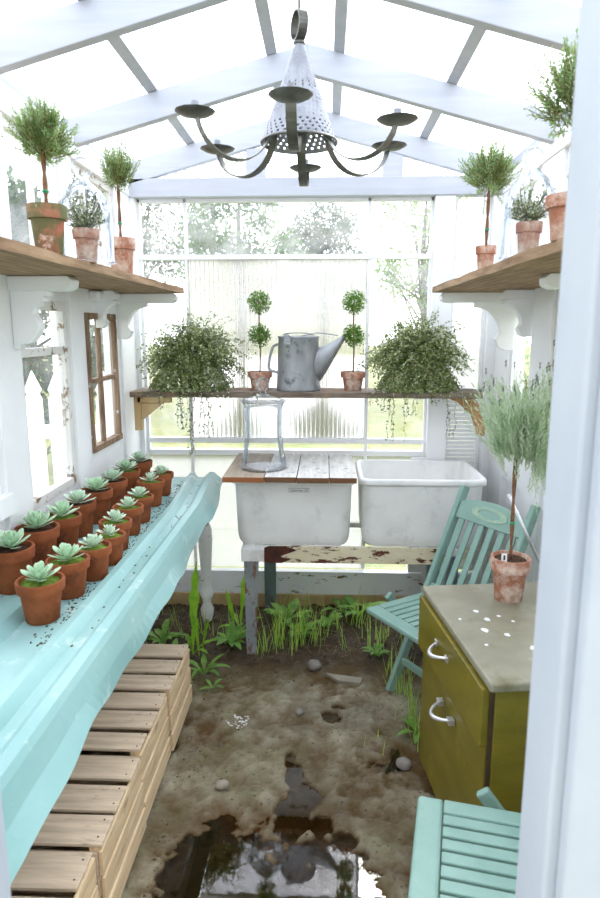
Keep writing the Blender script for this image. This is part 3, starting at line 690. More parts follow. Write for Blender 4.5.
for x, y, r in ((-.12, -.03, .012), (-.085, .04, .010), (-.065, -.065, .009), (-.15, -.12, .006), (-.04, .06, .006), (-.10, .10, .009), (-.02, -.15, .011), (-.01, .02, .005), (-.17, .05, .005)):
    sp.add([(x + r * (1 + rnd(-.3, .3)) * math.cos(a * PI / 6), y + 1.2 * r * (1 + rnd(-.3, .3)) * math.sin(a * PI / 6), H_ + .0006) for a in range(12)], [tuple(range(12))])
sp.build('paint_splatters', 'splat', ch)

# ------------------------------------------------------------------ folding garden chairs (local: faces -x, seat front edge at x=0)
def make_chair(loc, rz, label, back=True):
    r = empty('folding_chair', loc, rz); tag(r, label, 'chair', 'green slatted folding chairs')
    w = .178; D_ = .37; Z_ = .45
    f = MB(); f.box(0, .062, -w, w, Z_ - .024, Z_); f.build('seat_front_rail', 'chair', r, bevel=.008)
    for sy in (-1, 1): MB().box(.063, D_, min(sy * w, sy * (w - .045)), max(sy * w, sy * (w - .045)), Z_ - .024, Z_).build('seat_side_rail', 'chair', r, bevel=.006)
    n = 7; g = (2 * w - .09) / n
    for k in range(n): MB().box(.0635, D_ - .01, -w + .045 + g * k + .004, -w + .045 + g * (k + 1) - .004, Z_ - .018, Z_ - .003).build('seat_slat', 'chair', r, bevel=.003)
    # back posts run down to the front feet
    bd_ = Vector((.30, 0, .90)).normalized()
    foot = Vector((.10, 0, .0)); L_ = 1.0
    foot = Vector((.155, 0, .01))
    for sy in (-1, 1):
        a = foot + Vector((0, sy * (w + .016), 0)); b = Vector((.56, sy * (w + .016), .90))
        MB().bar(a, b, .026, .042, (-1, 0, .4)).build('back_post', 'chair', r, bevel=.006)
        a = Vector((.50, sy * (w + .048), .01)); b = Vector((.155, sy * (w + .048), .452)); MB().bar(a, b, .022, .036, (1, 0, .6)).build('rear_leg', 'chair', r, bevel=.005)
    MB().bar((.215, -w - .005, .145), (.215, w + .005, .145), .02, .03).build('stretcher', 'chair', r, bevel=.004)
    MB().bar((.452, -w - .04, .07), (.452, w + .04, .07), .02, .03).build('stretcher', 'chair', r, bevel=.004)
    def bp(t): return Vector((.155 + .405 * t, 0, .01 + .89 * t))
    # crest rail with a curved top, carved medallion and tail rail
    m = MB(); K = 14; dir_ = (bp(1) - bp(0)).normalized(); nrm = Vector((-dir_.z, 0, dir_.x)); vs_ = []
    base = bp(.85)
    for k in range(K + 1):
        y = -w + 2 * w * k / K; h = .075 + .030 * math.cos(y / w * PI / 2) ** .8
        for q in ((base, -.011), (base, .011)):
            vs_.append(q[0] + Vector((0, y, 0)) + nrm * q[1]); vs_.append(q[0] + Vector((0, y, 0)) + dir_ * h + nrm * q[1])
    fs = []
    for k in range(K):
        a = 4 * k; c = a + 4; fs += [(a, a + 1, c + 1, c), (a + 2, c + 2, c + 3, a + 3), (a + 1, a + 3, c + 3, c + 1), (a, c, c + 2, a + 2)]
    fs += [(0, 2, 3, 1), (4 * K, 4 * K + 1, 4 * K + 3, 4 * K + 2)]
    cr = m.add(vs_, fs).build('crest_rail', 'chair', r, bevel=.003)
    o = MB(); c0 = base + dir_ * .052 + nrm * .0115
    for k in range(24):
        a0, a1 = 2 * PI * k / 24, 2 * PI * (k + 1) / 24
        ring = []
        for a in (a0, a1):
            for rr, hh in ((.62, 0), (.62, .003), (1, .003), (1, 0)):
                ring.append(c0 + Vector((0, math.cos(a) * .10 * rr, 0)) + dir_ * (math.sin(a) * .030 * rr) + nrm * hh)
        o.add(ring, [(i, (i + 1) % 4, (i + 1) % 4 + 4, i + 4) for i in range(4)])
    o.build('carving', 'chair_carve', cr)
    MB().bar(bp(.51) + Vector((0, -w, 0)), bp(.51) + Vector((0, w, 0)), .022, .04, dir_).build('back_lower_rail', 'chair', r, bevel=.003)
    for k in range(6):
        y = -w + .035 + k * (2 * w - .07) / 5
        MB().bar(bp(.52) + Vector((0, y, 0)), bp(.86) + Vector((0, y, 0)), .030, .010, nrm).build('back_slat', 'chair', r, bevel=.002)
    for sy in (-1, 1):
        p = bp(.50) + Vector((0, sy * (w + .070), 0)); MB().tube([p, p + Vector((0, -sy * .06, 0))], .006, 10).build('bolt', 'rust', r)
    return r
make_chair((.272, 2.372, 0), math.radians(33), 'green slatted folding chair behind the olive chest, its carved back in view')
make_chair((.203, 1.255, 0), math.radians(-12), 'green slatted folding chair in the near right corner, only its seat showing')

# ------------------------------------------------------------------ pots
def pot_mesh(rt, h, rim=.28, rb=None):
    """tapered clay pot with a thick collar, hollow"""
    rb = rb or rt * .66; zc = h * (1 - rim); rw = rb + (rt * .9 - rb) * (1 - rim)
    return [(0, 0), (rb, 0), (rb + .001, .002), (rw, zc), (rt * .955, zc + .001), (rt, h - .004), (rt - .002, h), (rt - .008, h), (rt - .011, h - .004), (rt * .80, h - .03), (0, h - .03)]
def pot(root, rt, h, mat='terra', soil='soil', rim=.28, rb=None, sd=.012):
    p = MB().lathe(pot_mesh(rt, h, rim, rb), 32).build('pot', mat, root, smooth=True)
    e = p.modifiers.new('edge', 'EDGE_SPLIT'); e.split_angle = math.radians(50)
    if soil:
        m = MB(); n = 20; rings = 5; m.v.append((0, 0, h - sd + .004))
        for j in range(1, rings + 1):
            for k in range(n):
                a = 2 * PI * k / n; rr = (rt - .010) * j / rings; m.v.append((rr * math.cos(a), rr * math.sin(a), h - sd + rnd(-.002, .003) + .004 * (1 - j / rings)))
        m.f += [(0, 1 + k, 1 + (k + 1) % n) for k in range(n)]
        for j in range(rings - 1):
            for k in range(n): a = 1 + j * n; m.f.append((a + k, a + n + k, a + n + (k + 1) % n, a + (k + 1) % n))
        m.build('soil' if soil == 'soil' else 'moss', soil, root, smooth=True)
    return p

# succulents: three rosettes of thick pointed leaves, copied onto the bench
def fleshy(m, base, az, el, L, w, th):
    d = Vector((math.cos(az) * math.cos(el), math.sin(az) * math.cos(el), math.sin(el))); s = Vector((-math.sin(az), math.cos(az), 0)); u = s.cross(d) * -1
    rows = ((0, .30, .5), (.3, .62, .9), (.62, 1.0, 1.0), (.85, .88, .75), (1.0, .20, .2)); vs_ = []
    for t, ww, tt in rows:
        c = base + d * L * t + u * (L * .10 * t * t)
        for a, b in ((1, .35), (0, -.9), (-1, .35), (0, .15)): vs_.append(c + s * a * w / 2 * ww + u * b * th / 2 * tt)
    fs = []
    for i in range(len(rows) - 1):
        for k in range(4): fs.append((i * 4 + k, i * 4 + (k + 1) % 4, (i + 1) * 4 + (k + 1) % 4, (i + 1) * 4 + k))
    fs.append((16, 17, 18, 19)); m.add(vs_, fs)
def succulent(rt, h, seed, R_, surface, sat='succ', n=30):
    random.seed(seed); r = empty('potted_succulent', (0, 0, 0)); pot(r, rt, h, 'terra', surface, .26)
    m = MB()
    for i in range(n):
        t = i / (n - 1); az = i * 2.39996 + rnd(-.12, .12); el = math.radians(12 + 66 * (1 - t) + rnd(-6, 6)); L_ = R_ * (.42 + .58 * t) * rnd(.88, 1.1)
        fleshy(m, Vector((math.cos(az) * .004, math.sin(az) * .004, h - .004 + .020 * (1 - t))), az, el, L_, L_ * .62, .010)
    o = m.build('rosette', sat, r, smooth=True)
    sb = o.modifiers.new('s', 'SUBSURF'); sb.levels = 1; sb.render_levels = 1
    tag(r, 'x', 'potted succulent'); return r
front = [succulent(.0635, .112, 11, .060, 'moss', 'succ'), succulent(.0600, .108, 12, .048, 'moss', 'succ2'), succulent(.0600, .108, 13, .046, 'moss', 'succ2', 24)]
backs = [succulent(.0680, .135, 14, .072, 'soil', 'succ'), succulent(.0660, .130, 15, .064, 'soil', 'succ2', 26), succulent(.066, .130, 16, .070, 'moss', 'succ', 26)]
FP = [(-.765, 1.600, 0, 1.02), (-.756, 1.765, 0, 1.0), (-.730, 1.898, 1, .98), (-.722, 2.030, 2, .92), (-.745, 2.165, 1, .98), (-.755, 2.345, 2, 1), (-.757, 2.500, 1, 1), (-.775, 2.745, 2, 1.04), (-.775, 2.93, 1, .98)]
BP = [(-.940, 1.795, 0, 1.0), (-.940, 1.975, 0, 1.04), (-.925, 2.140, 2, 1.0), (-.935, 2.315, 1, 1), (-.93, 2.490, 0, 1), (-.925, 2.680, 1, 1.0), (-.925, 2.875, 2, 1), (-.925, 3.085, 1, 1)]
ORD = ['nearest', 'second', 'third', 'fourth', 'fifth', 'sixth', 'seventh', 'eighth', 'farthest']
def place_row(protos, pts, group, fmt):
    used = set(); random.seed(21); n = len(pts)
    for i, (x, y, v, sc) in enumerate(pts):
        wd = 'nearest pot' if i == 0 else ('farthest pot' if i == n - 1 else ORD[i] + ' pot from the near end')
        lab = fmt % wd
        if v not in used: used.add(v); o = protos[v]; o.location = (x, y, BT + .001); o.rotation_euler.z = rnd(0, 6); o.scale = (sc,) * 3; o['label'] = lab; o['group'] = group
        else: dup(protos[v], (x, y, BT + .001), rnd(0, 6), lab, group, sc)
place_row(front, FP, 'succulents in the front row on the bench', 'pale succulent in moss, %s, front row on the teal bench')
place_row(backs, BP, 'succulents in the back row by the window', 'pale succulent, %s, back row along the left wall')

# ------------------------------------------------------------------ topiaries
def curve_pts(p, d, L, n, up=.0, wob=.15):
    pts = [Vector(p)]; d = Vector(d).normalized()
    for i in range(n):
        d = (d + Vector((rnd(-wob, wob), rnd(-wob, wob), up + rnd(-wob, wob) * .5))).normalized(); pts.append(pts[-1] + d * L / n)
    return pts
def sprigs(m, st, centre, R_, n, L_, needle, nw, per, up=.25, squash=1.0, flat=0):
    c = Vector(centre)
    for i in range(n):
        d = sph(); d.z *= squash; p = c + d * R_ * rnd(.1, .95) ** .7 * .85
        dd = (d * .6 + sph() * .4 + Vector((0, 0, up + .45))).normalized(); pts = curve_pts(p, dd, L_ * rnd(.6, 1.15), 5, up * .25, .14)
        st.tube(pts, [.0011, .001, .0009, .0008, .0006, .0004], 3, cap=False)
        for k in range(per):
            t = k / per * 5; a = int(t); q = pts[a].lerp(pts[a + 1], t - a); ax = (pts[a + 1] - pts[a]).normalized()
            o = ax.orthogonal().normalized(); ang = k * 2.4 + rnd(-.5, .5); o = Matrix.Rotation(ang, 3, ax) @ o
            m.leaf(q, (ax * rnd(.5, 1.1) + o), ax, needle * rnd(.7, 1.2) * (1 - .35 * k / per), nw * 1.35)
def tree_stem(root, h0, h1, r, lean=(0, 0), tie=True, twist=True):
    n = 9; m = MB()
    for ph in ((0, PI) if twist else (0,)):
        rr = r * .75 if twist else 0
        m.tube([(lean[0] * i / n + rr * math.cos(ph + i * .9), lean[1] * i / n + rr * math.sin(ph + i * .9), h0 + (h1 - h0) * i / n) for i in range(n + 1)], r, 8)
    m.build('stem', 'stem', root, smooth=True)
    if tie:
        z = h0 + (h1 - h0) * .35; MB().lathe([(r * 1.8, z - .004), (r * 2.3, z), (r * 1.8, z + .004)], 10, (lean[0] * .35, lean[1] * .35, 0)).build('plant_tie', 'green_tie', root)
def rosemary(name, loc, rt, ph, stem_top, R_, n, label, cat, potmat='terra_old', seed=1, L_=.07, grp=None, matl='rosemary', needle=.017, nw=.0030, per=22, lean=(0, 0), up=.3, squash=1.0, cz=None):
    random.seed(seed); r = empty(name, loc, rnd(-.1, .1)); tag(r, label, cat, grp)
    pot(r, rt, ph, potmat, 'soil', .30); tree_stem(r, ph - .02, stem_top + .03, .0038, lean)
    m = MB(); st = MB(); sprigs(m, st, (lean[0], lean[1], cz or stem_top + R_ * .85), R_, n, L_, needle, nw, per, up, squash)
    st.build('twigs', 'stem', r); m.build('foliage', matl, r); return r
G_ROS = 'rosemary topiaries on the high shelves'
rosemary('rosemary_topiary', (-.722, 1.71, SZ), .050, .120, .225, .060, 210, 'rosemary ball topiary in a mossy pot, leftmost on the left shelf', 'topiary', 'terra_moss', 31, .068, G_ROS)
rosemary('rosemary_topiary', (-.772, 2.477, SZ), .054, .140, .300, .060, 150, 'small upright rosemary topiary in a plain pot at the far end of left shelf', 'topiary', 'terra_old', 32, .085, G_ROS, up=.6)
rosemary('rosemary_topiary', (.566, 2.393, SZ), .036, .096, .262, .075, 220, 'rosemary ball topiary in a small pot at the far end of right shelf', 'topiary', 'terra_old', 33, .078, G_ROS)
rosemary('rosemary_topiary', (.530, 1.50, SZ), .050, .095, .215, .078, 220, 'rosemary topiary at the near end of right shelf, half hidden by the doorpost', 'topiary', 'terra_old', 34, .078, G_ROS)

def cloche(loc, R_, H_, label, seed):
    r = empty('glass_cloche', loc); tag(r, label, 'cloche', 'glass cloches on the high shelves')
    p = [(R_ * 1.06, 0), (R_ * 1.05, .004), (R_, .01), (R_ * .985, H_ * .45)] + [(R_ * .98 * math.cos(a * PI / 16), H_ * .45 + H_ * .42 * math.sin(a * PI / 16)) for a in range(1, 7)] + [(R_ * .22, H_ * .885), (R_ * .2, H_ * .90)]
    inner = [(rr - .0022, z) for rr, z in reversed(p)]
    MB().lathe(p + inner, 40, close=True).build('bell', 'jar', r, smooth=True)
    kz = H_ * .90; MB().lathe([(.0, kz - .004), (R_ * .21, kz)] + [(R_ * .36 * math.sin(a * PI / 12) + .001, kz + R_ * .36 * (1 - math.cos(a * PI / 12)) + .002) for a in range(3, 12)] + [(0, kz + R_ * .72)], 24).build('knob', 'jar', r, smooth=True)
    random.seed(seed)
    q = empty('potted_thyme', (loc[0], loc[1], loc[2])); tag(q, 'small potted creeping plant under the glass cloche on the %s shelf' % ('left' if loc[0] < 0 else 'right'), 'potted plant', 'potted plants under the cloches')
    ph = H_ * .36; pot(q, R_ * .50, ph, 'terra_old', 'soil', .3)
    m = MB(); st = MB(); mp_ = MB()
    for i in range(110):
        d = sph(); d.z = abs(d.z) * 1.2 + .05; pts = curve_pts((d.x * .01, d.y * .01, ph), d + Vector((0, 0, .5)), R_ * rnd(.6, 1.7), 4, -.05, .3)
        pts = [Vector((v.x * min(1, (R_ * .86) / max(1e-5, math.hypot(v.x, v.y))), v.y * min(1, (R_ * .86) / max(1e-5, math.hypot(v.x, v.y))), v.z)) for v in pts]
        st.tube(pts, .0007, 3, cap=False)
        for k in range(10): v = pts[int(k * .4)].lerp(pts[int(k * .4) + 1], rnd(0, 1)); v.z = min(v.z, H_ * .80); (m if k % 3 else mp_).leaf(v, sph(), sph(), .009, .007)
    st.build('twigs', 'vine_stem', q); m.build('foliage', 'vine', q); mp_.build('pale_foliage', 'vine_pale', q)
    return r
cloche((-.705, 1.935, SZ), .078, .262, 'clear glass cloche with round knob on the left shelf between two topiaries', 41)
cloche((.556, 1.865, SZ), .072, .262, 'clear glass cloche with round knob on the right shelf between two topiaries', 42)

# lavender standard on the chest
random.seed(51)
lv = empty('lavender_topiary', (.622, 2.060, .7)); tag(lv, 'tall silvery green lavender topiary in a terracotta pot on the olive chest', 'topiary')
pot(lv, .066, .150, 'terra_old', 'soil', .30); tree_stem(lv, .13, .52, .0042, (-.005, 0), True)
m = MB(); st = MB(); bd = MB()
for i in range(520):
    d = sph(); d.z = abs(d.z) * .9 if i % 4 else d.z * .6
    p = Vector((.022, 0, .50)) + Vector((d.x * .072, d.y * .07, d.z * .09 - .02)) * rnd(.2, 1.25)
    dd = Vector((d.x * .50, d.y * .5, .8 + rnd(-.45, .4))); L_ = rnd(.07, .24)
    pts = curve_pts(p, dd, L_, 6, .06, .10); st.tube(pts, [.001, .001, .0009, .0008, .0007, .0006, .0004], 3, cap=False)
    for k in range(26):
        t = min(5.99, k / 26 * 6); a = int(t); q = pts[a].lerp(pts[a + 1], t - a); ax = (pts[a + 1] - pts[a]).normalized()
        o = Matrix.Rotation(k * 2.4, 3, ax) @ ax.orthogonal().normalized(); m.leaf(q, ax * 1.3 + o, ax, rnd(.014, .026), .0040)
    if i % 9 == 0:
        tip = curve_pts(pts[-1], (pts[-1] - pts[-2]) + Vector((0, 0, .05)), .07, 3, .1, .05); st.tube(tip, .0006, 3, cap=False)
        for k in range(10): bd.leaf(tip[-1] - Vector((0, 0, .012)) + Vector((0, 0, k * .0022)), Vector((math.cos(k * 2.4), math.sin(k * 2.4), 1.2)), (0, 0, 1), .008, .005)
for i in range(120):                                     # hanging shoots on the right-hand side
    p = Vector((.05 + rnd(0, .06), rnd(-.05, .05), .48 + rnd(-.02, .1))); pts = curve_pts(p, (rnd(.0, .45), rnd(-.4, .4), rnd(-.7, .1)), rnd(.08, .17), 6, -.05, .12); st.tube(pts, .0008, 3, cap=False)
    for k in range(24):
        t = min(5.99, k / 24 * 6); a = int(t); q = pts[a].lerp(pts[a + 1], t - a); ax = (pts[a + 1] - pts[a]).normalized()
        o = Matrix.Rotation(k * 2.4, 3, ax) @ ax.orthogonal().normalized(); m.leaf(q, ax * 1.3 + o, ax, rnd(.014, .024), .0032)
st.build('twigs', 'lavender', lv); m.build('foliage', 'lavender', lv); tag(bd.build('flower_buds', 'lav_bud', lv), kind='stuff')
tg = MB().box(-.040, -.022, -.035, -.033, .125, .172).build('plant_tag', 'paper', lv); MB().box(-.034, -.028, -.0356, -.0351, .150, .166).build('tag_mark', 'ink', tg)
ws = MB().tube([(.690, 2.36, .985), (.882, 2.36, .60)], .006, 10).build('metal_rod', 'chrome', None, smooth=True); tag(ws, 'thin silver rod leaning on the right wall behind the lavender pot', 'rod')
# double-ball myrtle topiaries
def double_ball(x, label, seed):
    random.seed(seed); r = empty('double_ball_topiary', (x, 3.30, BZ)); tag(r, label, 'topiary', 'double ball topiaries beside the watering can')
    pot(r, .064, .096, 'terra_old', 'soil', .33)
    MB().tube([(0, 0, .08), (.003, .002, .2), (-.002, 0, .33), (.001, 0, .45)], .0035, 8).build('stem', 'stem', r, smooth=True)
    for z, R_ in ((.278, .050), (.442, .052)):
        m = MB()
        for k in range(1100):
            d = sph(); p = d * R_ * rnd(.35, 1.12); m.leaf(p + Vector((0, 0, z)), d + sph() * .9, sph(), rnd(.009, .015), .0065)
        m.build('leaf_ball', 'boxball', r)
double_ball(-.338, 'double-ball topiary left of the galvanised watering can', 61); double_ball(.140, 'double-ball topiary right of the galvanised watering can', 62)

# trailing wire-vine plants
def wire_vine(loc, label, seed, sx, trail):
    random.seed(seed); r = empty('trailing_vine', loc); tag(r, label, 'potted plant', 'bushy trailing vines on the window shelf')
    pot(r, .085, .150, 'terra_old', 'soil', .3)
    m = MB(); mp = MB(); st = MB()
    def dress(pts, step, dens=1, lim=None):
        n = len(pts) - 1
        for i in range(n):
            for k in range(dens):
                q = pts[i].lerp(pts[i + 1], rnd(0, 1)); (mp if random.random() < .34 else m).leaf(q, sph(), sph(), rnd(.009, .015), rnd(.007, .012))
    for i in range(760):
        a = rnd(0, 2 * PI); e = rnd(.1, 1.5); d = Vector((math.cos(a) * math.cos(e) * 1.45, math.sin(a) * math.cos(e) * .55, math.sin(e) * 1.15))
        d.x *= 1.0
        n = 9; pts = [Vector((d.x * .035, d.y * .03, .15))]; v = d.normalized(); L_ = rnd(.10, .27) * (1.0 if random.random() < .85 else 1.25)
        for k in range(n):
            v = (v + Vector((rnd(-.22, .22), rnd(-.2, .2), rnd(-.2, .2) - .17 * k / n * 2.2))).normalized(); q = pts[-1] + v * L_ / n
            if loc[1] + q.y > 3.455: q.y = 3.455 - loc[1]
            if abs(q.x) < .1 and q.z < .01: q.z = .01
            pts.append(q)
        if i % 2 == 0: st.tube(pts, .0006, 3, cap=False)
        dress(pts, 1, 3)
    for i in range(260):                                  # foliage draped low around the pot
        a = rnd(0, 2 * PI); p0 = Vector((math.cos(a) * .10, -abs(math.sin(a)) * .09, .14)); pts = [p0]; v = Vector((math.cos(a), -.3, -.3)).normalized()
        for k in range(7):
            v = (v + Vector((rnd(-.3, .3), rnd(-.2, .2), -.25))).normalized(); q = pts[-1] + v * .026
            if q.z < .006: q.z = .006 + rnd(0, .01); 
            pts.append(q)
        dress(pts, 1, 3)
    for i in range(2600):
        a = rnd(PI * .9, PI * 2.1); z = rnd(.005, .20); q = Vector((math.cos(a) * rnd(.085, .125), math.sin(a) * rnd(.088, .12), z)); (mp if random.random() < .32 else m).leaf(q, sph(), sph(), rnd(.009, .014), rnd(.007, .011))
    for x0, L_, cnt in trail:                             # shoots hanging over the shelf edge
        for k in range(cnt):
            x = x0 + rnd(-.03, .03); yy = -(loc[1] - 3.165) - rnd(0, .02); pts = [Vector((x, -.08, .03)), Vector((x, yy, .012))]; q = pts[-1]
            n = int(L_ / .018)
            for j in range(n): q = q + Vector((rnd(-.007, .007), rnd(-.004, .004), -.018)); pts.append(q)
            st.tube(pts, .0006, 3, cap=False); dress(pts[1:], 1, 1 if k % 2 else 2)
    st.build('wiry_stems', 'vine_stem', r); m.build('foliage', 'vine', r); mp.build('pale_foliage', 'vine_pale', r, False)
wire_vine((-.690, 3.30, BZ), 'bushy trailing vine pot on the left end of the window shelf', 71, 1, [(-.12, .10, 4), (.02, .34, 5), (.07, .24, 6), (-.03, .20, 6), (.13, .10, 3), (.2, .06, 3), (-.2, .05, 3), (.33, .07, 2)])
wire_vine((.465, 3.30, BZ), 'bushy trailing vine pot on the right end of the window shelf', 72, 1, [(-.18, .12, 6), (-.12, .26, 4), (-.04, .14, 6), (.05, .08, 4), (.16, .24, 3), (.24, .12, 5), (-.24, .08, 5), (.10, .07, 4)])

# ------------------------------------------------------------------ watering can
wc = empty('watering_can', (-.140, 3.30, BZ)); tag(wc, 'dented galvanised watering can between two double-ball topiaries', 'watering can')
random.seed(81); R0 = .112
m = MB(); prof = [(0, .004), (R0 - .002, .004), (R0, 0), (R0 + .003, .004), (R0, .012), (R0 + .002, .02), (R0 - .001, .03), (R0 - .006, .15), (R0 - .010, .262), (R0 - .006, .268), (R0 - .007, .276), (R0 - .011, .276), (R0 - .013, .26), (R0 - .01, .02), (0, .012)]
m.lathe(prof, 44); bo = m.build('can_body', 'galv', wc, smooth=True)
hd = MB()
for k in range(9):
    a = random.choice((-1.9, -1.4, -2.3, -1.1)) + rnd(-.2, .2); z = rnd(.03, .22); p = Vector((math.cos(a), math.sin(a), 0)) * (R0 - .005 - z * .03); hd.tube([p + Vector((0, 0, z)), p * 1.02 + Vector((0, 0, z))], .0042, 8)
hd.build('rivet', 'ink', bo)
m = MB(); NS = 20
for x, zl, zh, wy in ((R0 - .035, .025, .215, .070), (R0 + .004, .050, .222, .058), (.160, .120, .240, .040), (.205, .200, .266, .024), (.240, .262, .290, .011), (.240, .266, .286, .008), (.200, .22, .25, .012)):
    for q in range(NS): a = 2 * PI * q / NS; m.v.append((x, wy * math.cos(a), (zl + zh) / 2 + (zh - zl) / 2 * math.sin(a)))
for i in range(6):
    for q in range(NS): m.f.append((i * NS + q, i * NS + (q + 1) % NS, (i + 1) * NS + (q + 1) % NS, (i + 1) * NS + q))
m.build('spout', 'galv', wc, smooth=True)
MB().tube([(R0 * .2, 0, .277), (R0 * .9, .03, .292), (.20, 0, .278)], .003, 6).build('spout_brace', 'galv', wc)
m = MB()
hp = [(-R0 + .005, 0, .225), (-R0 - .022, 0, .215), (-R0 - .045, 0, .16), (-R0 - .050, 0, .105), (-R0 - .040, 0, .10)]
hp = [(-R0 + .008, 0, .235), (-R0 - .018, 0, .222), (-R0 - .035, 0, .165), (-R0 - .042, 0, .115), (-R0 - .030, 0, .10), (-R0 + .008, 0, .09)]
for a, b in zip(hp, hp[1:]): m.bar(a, b, .026, .013, (0, 0, 1) if abs(a[0] - b[0]) > abs(a[2] - b[2]) else (1, 0, 0))
m.build('back_handle', 'galv', wc, bevel=.001)
m = MB(); m.tube([(-.075 * math.cos(t * PI / 10) - 0, R0 * .0 - .085 * math.sin(t * PI / 10) * 1, .280 + .012 * math.sin(t * PI / 10)) for t in range(11)], .003, 8)
m.box(-.065, -.035, -R0 - .001, -R0 + .01, .235, .275); m.tube([(-.07, -R0 + .004, .27), (-.05, -R0 - .008, .285), (-.03, -R0 + .004, .27)], .003, 6)
m.build('bail_handle', 'galv', wc)

# ------------------------------------------------------------------ chandelier
CC = (-.080, 1.95)
chn = empty('chandelier', (CC[0], CC[1], 2.04)); tag(chn, 'punched tin cone chandelier with six curved candle arms hanging from the ridge', 'chandelier')
z0 = 2.04; cone_b, cone_t = 2.115 - z0, 2.375 - z0
m = MB(); NA, NR = 90, 52; vs_ = []
for j in range(NR + 1):
    t = j / NR; z = cone_b + (cone_t - cone_b) * t; r = .108 * (1 - t) + .012 * t
    for k in range(NA): a = 2 * PI * k / NA; vs_.append((r * math.cos(a), r * math.sin(a), z))
fs = []; random.seed(4)
for j in range(NR):
    for k in range(NA):
        hole = False
        if j in (2, 4, 6, 8) and (k + j // 2) % 3 == 0: hole = True
        pass
        if j in (27, 29) and k % 5 == 0: hole = True
        if not hole: fs.append((j * NA + k, j * NA + (k + 1) % NA, (j + 1) * NA + (k + 1) % NA, (j + 1) * NA + k))
m.add(vs_, fs); cn = m.build('cone_shade', 'tin', chn, smooth=True); s = cn.modifiers.new('thick', 'SOLIDIFY'); s.thickness = .0016
dm = MB(); random.seed(6)
for j in range(15):
    t = .22 + j * .048; r = .108 * (1 - t) + .012 * t; z = cone_b + (cone_t - cone_b) * t; n = int(2 * PI * r / .013)
    for k in range(n):
        a = 2 * PI * (k + .5 * (j % 2)) / n; p = Vector((r * math.cos(a), r * math.sin(a), z)); s_ = Vector((-math.sin(a), math.cos(a), 0)); u_ = Vector((-.35 * math.cos(a), -.35 * math.sin(a), 1)).normalized()
        dd = (s_ * random.choice((-1, 1)) + u_).normalized(); dm.bar(p - dd * .0032, p + dd * .0032, .0010, .0018, (math.cos(a), math.sin(a), 0))
dm.build('punched_slits', 'galv', cn)
MB().lathe([(.109, cone_b - .001), (.1105, cone_b + .002), (.109, cone_b + .006), (.106, cone_b + .002)], 48, close=True).build('rim', 'tin_dark', chn, smooth=True)
MB().lathe([(.014, cone_t - .004), (.017, cone_t), (.014, cone_t + .006), (.006, cone_t + .010)], 20).build('collar', 'tin_dark', chn, smooth=True)
rg = MB(); zc = cone_t + .045
for k in range(25):
    a = 2 * PI * k / 24
pts = [(.0, .036 * math.sin(2 * PI * k / 24), zc + .036 * math.cos(2 * PI * k / 24)) for k in range(25)]
rg = MB()
for ph in (0,):
    for a, b in zip(pts, pts[1:]):
        c = Vector((0, 0, zc)); mid = ((Vector(a) + Vector(b)) / 2 - c).normalized(); rg.bar(a, b, .026, .004, mid)
ro = rg.build('hanging_loop', 'tin_dark', chn); ro.rotation_euler.z = math.radians(22)
MB().tube([(0, 0, zc + .03), (.0, 0, zc + .06), (0, .04, RZ - .104 - z0)], .004, 8).build('hook', 'tin_dark', chn)
MB().tube([(0, 0, cone_b + .03), (0, 0, cone_t)], .006, 8).build('centre_rod', 'tin_dark', chn)
RP = .305; PZ = 2.138 - z0
def strap(m, pts, ang, w, th):
    ca, sa = math.cos(ang), math.sin(ang); s_ = Vector((-sa, ca, 0)); n = len(pts); vs_ = []
    P = [Vector((r * ca, r * sa, z)) for r, z in pts]
    for i, p in enumerate(P):
        d = (P[min(i + 1, n - 1)] - P[max(i - 1, 0)]).normalized(); u = s_.cross(d).normalized()
        for a, b in ((-1, -1), (1, -1), (1, 1), (-1, 1)): vs_.append(p + s_ * a * w / 2 + u * b * th / 2)
    fs = [(0, 1, 2, 3), tuple(4 * (n - 1) + k for k in (3, 2, 1, 0))]
    for i in range(n - 1):
        for k in range(4): fs.append((4 * i + k, 4 * i + (k + 1) % 4, 4 * (i + 1) + (k + 1) % 4, 4 * (i + 1) + k))
    m.add(vs_, fs)
def bez(a, b, c, d, n=16):
    out = []
    for i in range(n + 1):
        t = i / n; u = 1 - t; out.append(tuple(u ** 3 * a[k] + 3 * u * u * t * b[k] + 3 * u * t * t * c[k] + t ** 3 * d[k] for k in (0, 1)))
    return out
for k in range(6):
    ang = math.radians(-91.5 + 60 * k); PZ = 2.138 - z0 + (-.006, -.020, -.004, -.028, -.004, .010)[k]
    m = MB(); strap(m, bez((.085, cone_b + .05), (.10, -.025), (.27, -.02), (RP - .005, PZ - .004)), ang, .027, .003)
    ar = m.build('arm', 'tin_dark', chn, bevel=.0008)
    px_, py_ = RP * math.cos(ang), RP * math.sin(ang)
    pn = MB(); NP = 40; vs_ = []
    for r, z in ((.0, 0), (.018, 0), (.040, .004), (.052, .011), (.053, .012), (.040, .006), (.018, .002), (0, .002)):
        for q in range(NP):
            a = 2 * PI * q / NP; rr = r * (1 + (.03 if q % 4 == 0 else 0) * (r > .045)); vs_.append((px_ + rr * math.cos(a), py_ + rr * math.sin(a), PZ + z))
    pn.add(vs_, [(i * NP + q, i * NP + (q + 1) % NP, (i + 1) * NP + (q + 1) % NP, (i + 1) * NP + q) for i in range(7) for q in range(NP)])
    pn.build('drip_pan', 'tin_dark', ar, smooth=True)
    MB().lathe([(.0100, .002), (.0100, .036), (.0088, .036), (.0088, .002)], 14, (px_, py_, PZ), close=True).build('candle_socket', 'tin', ar)

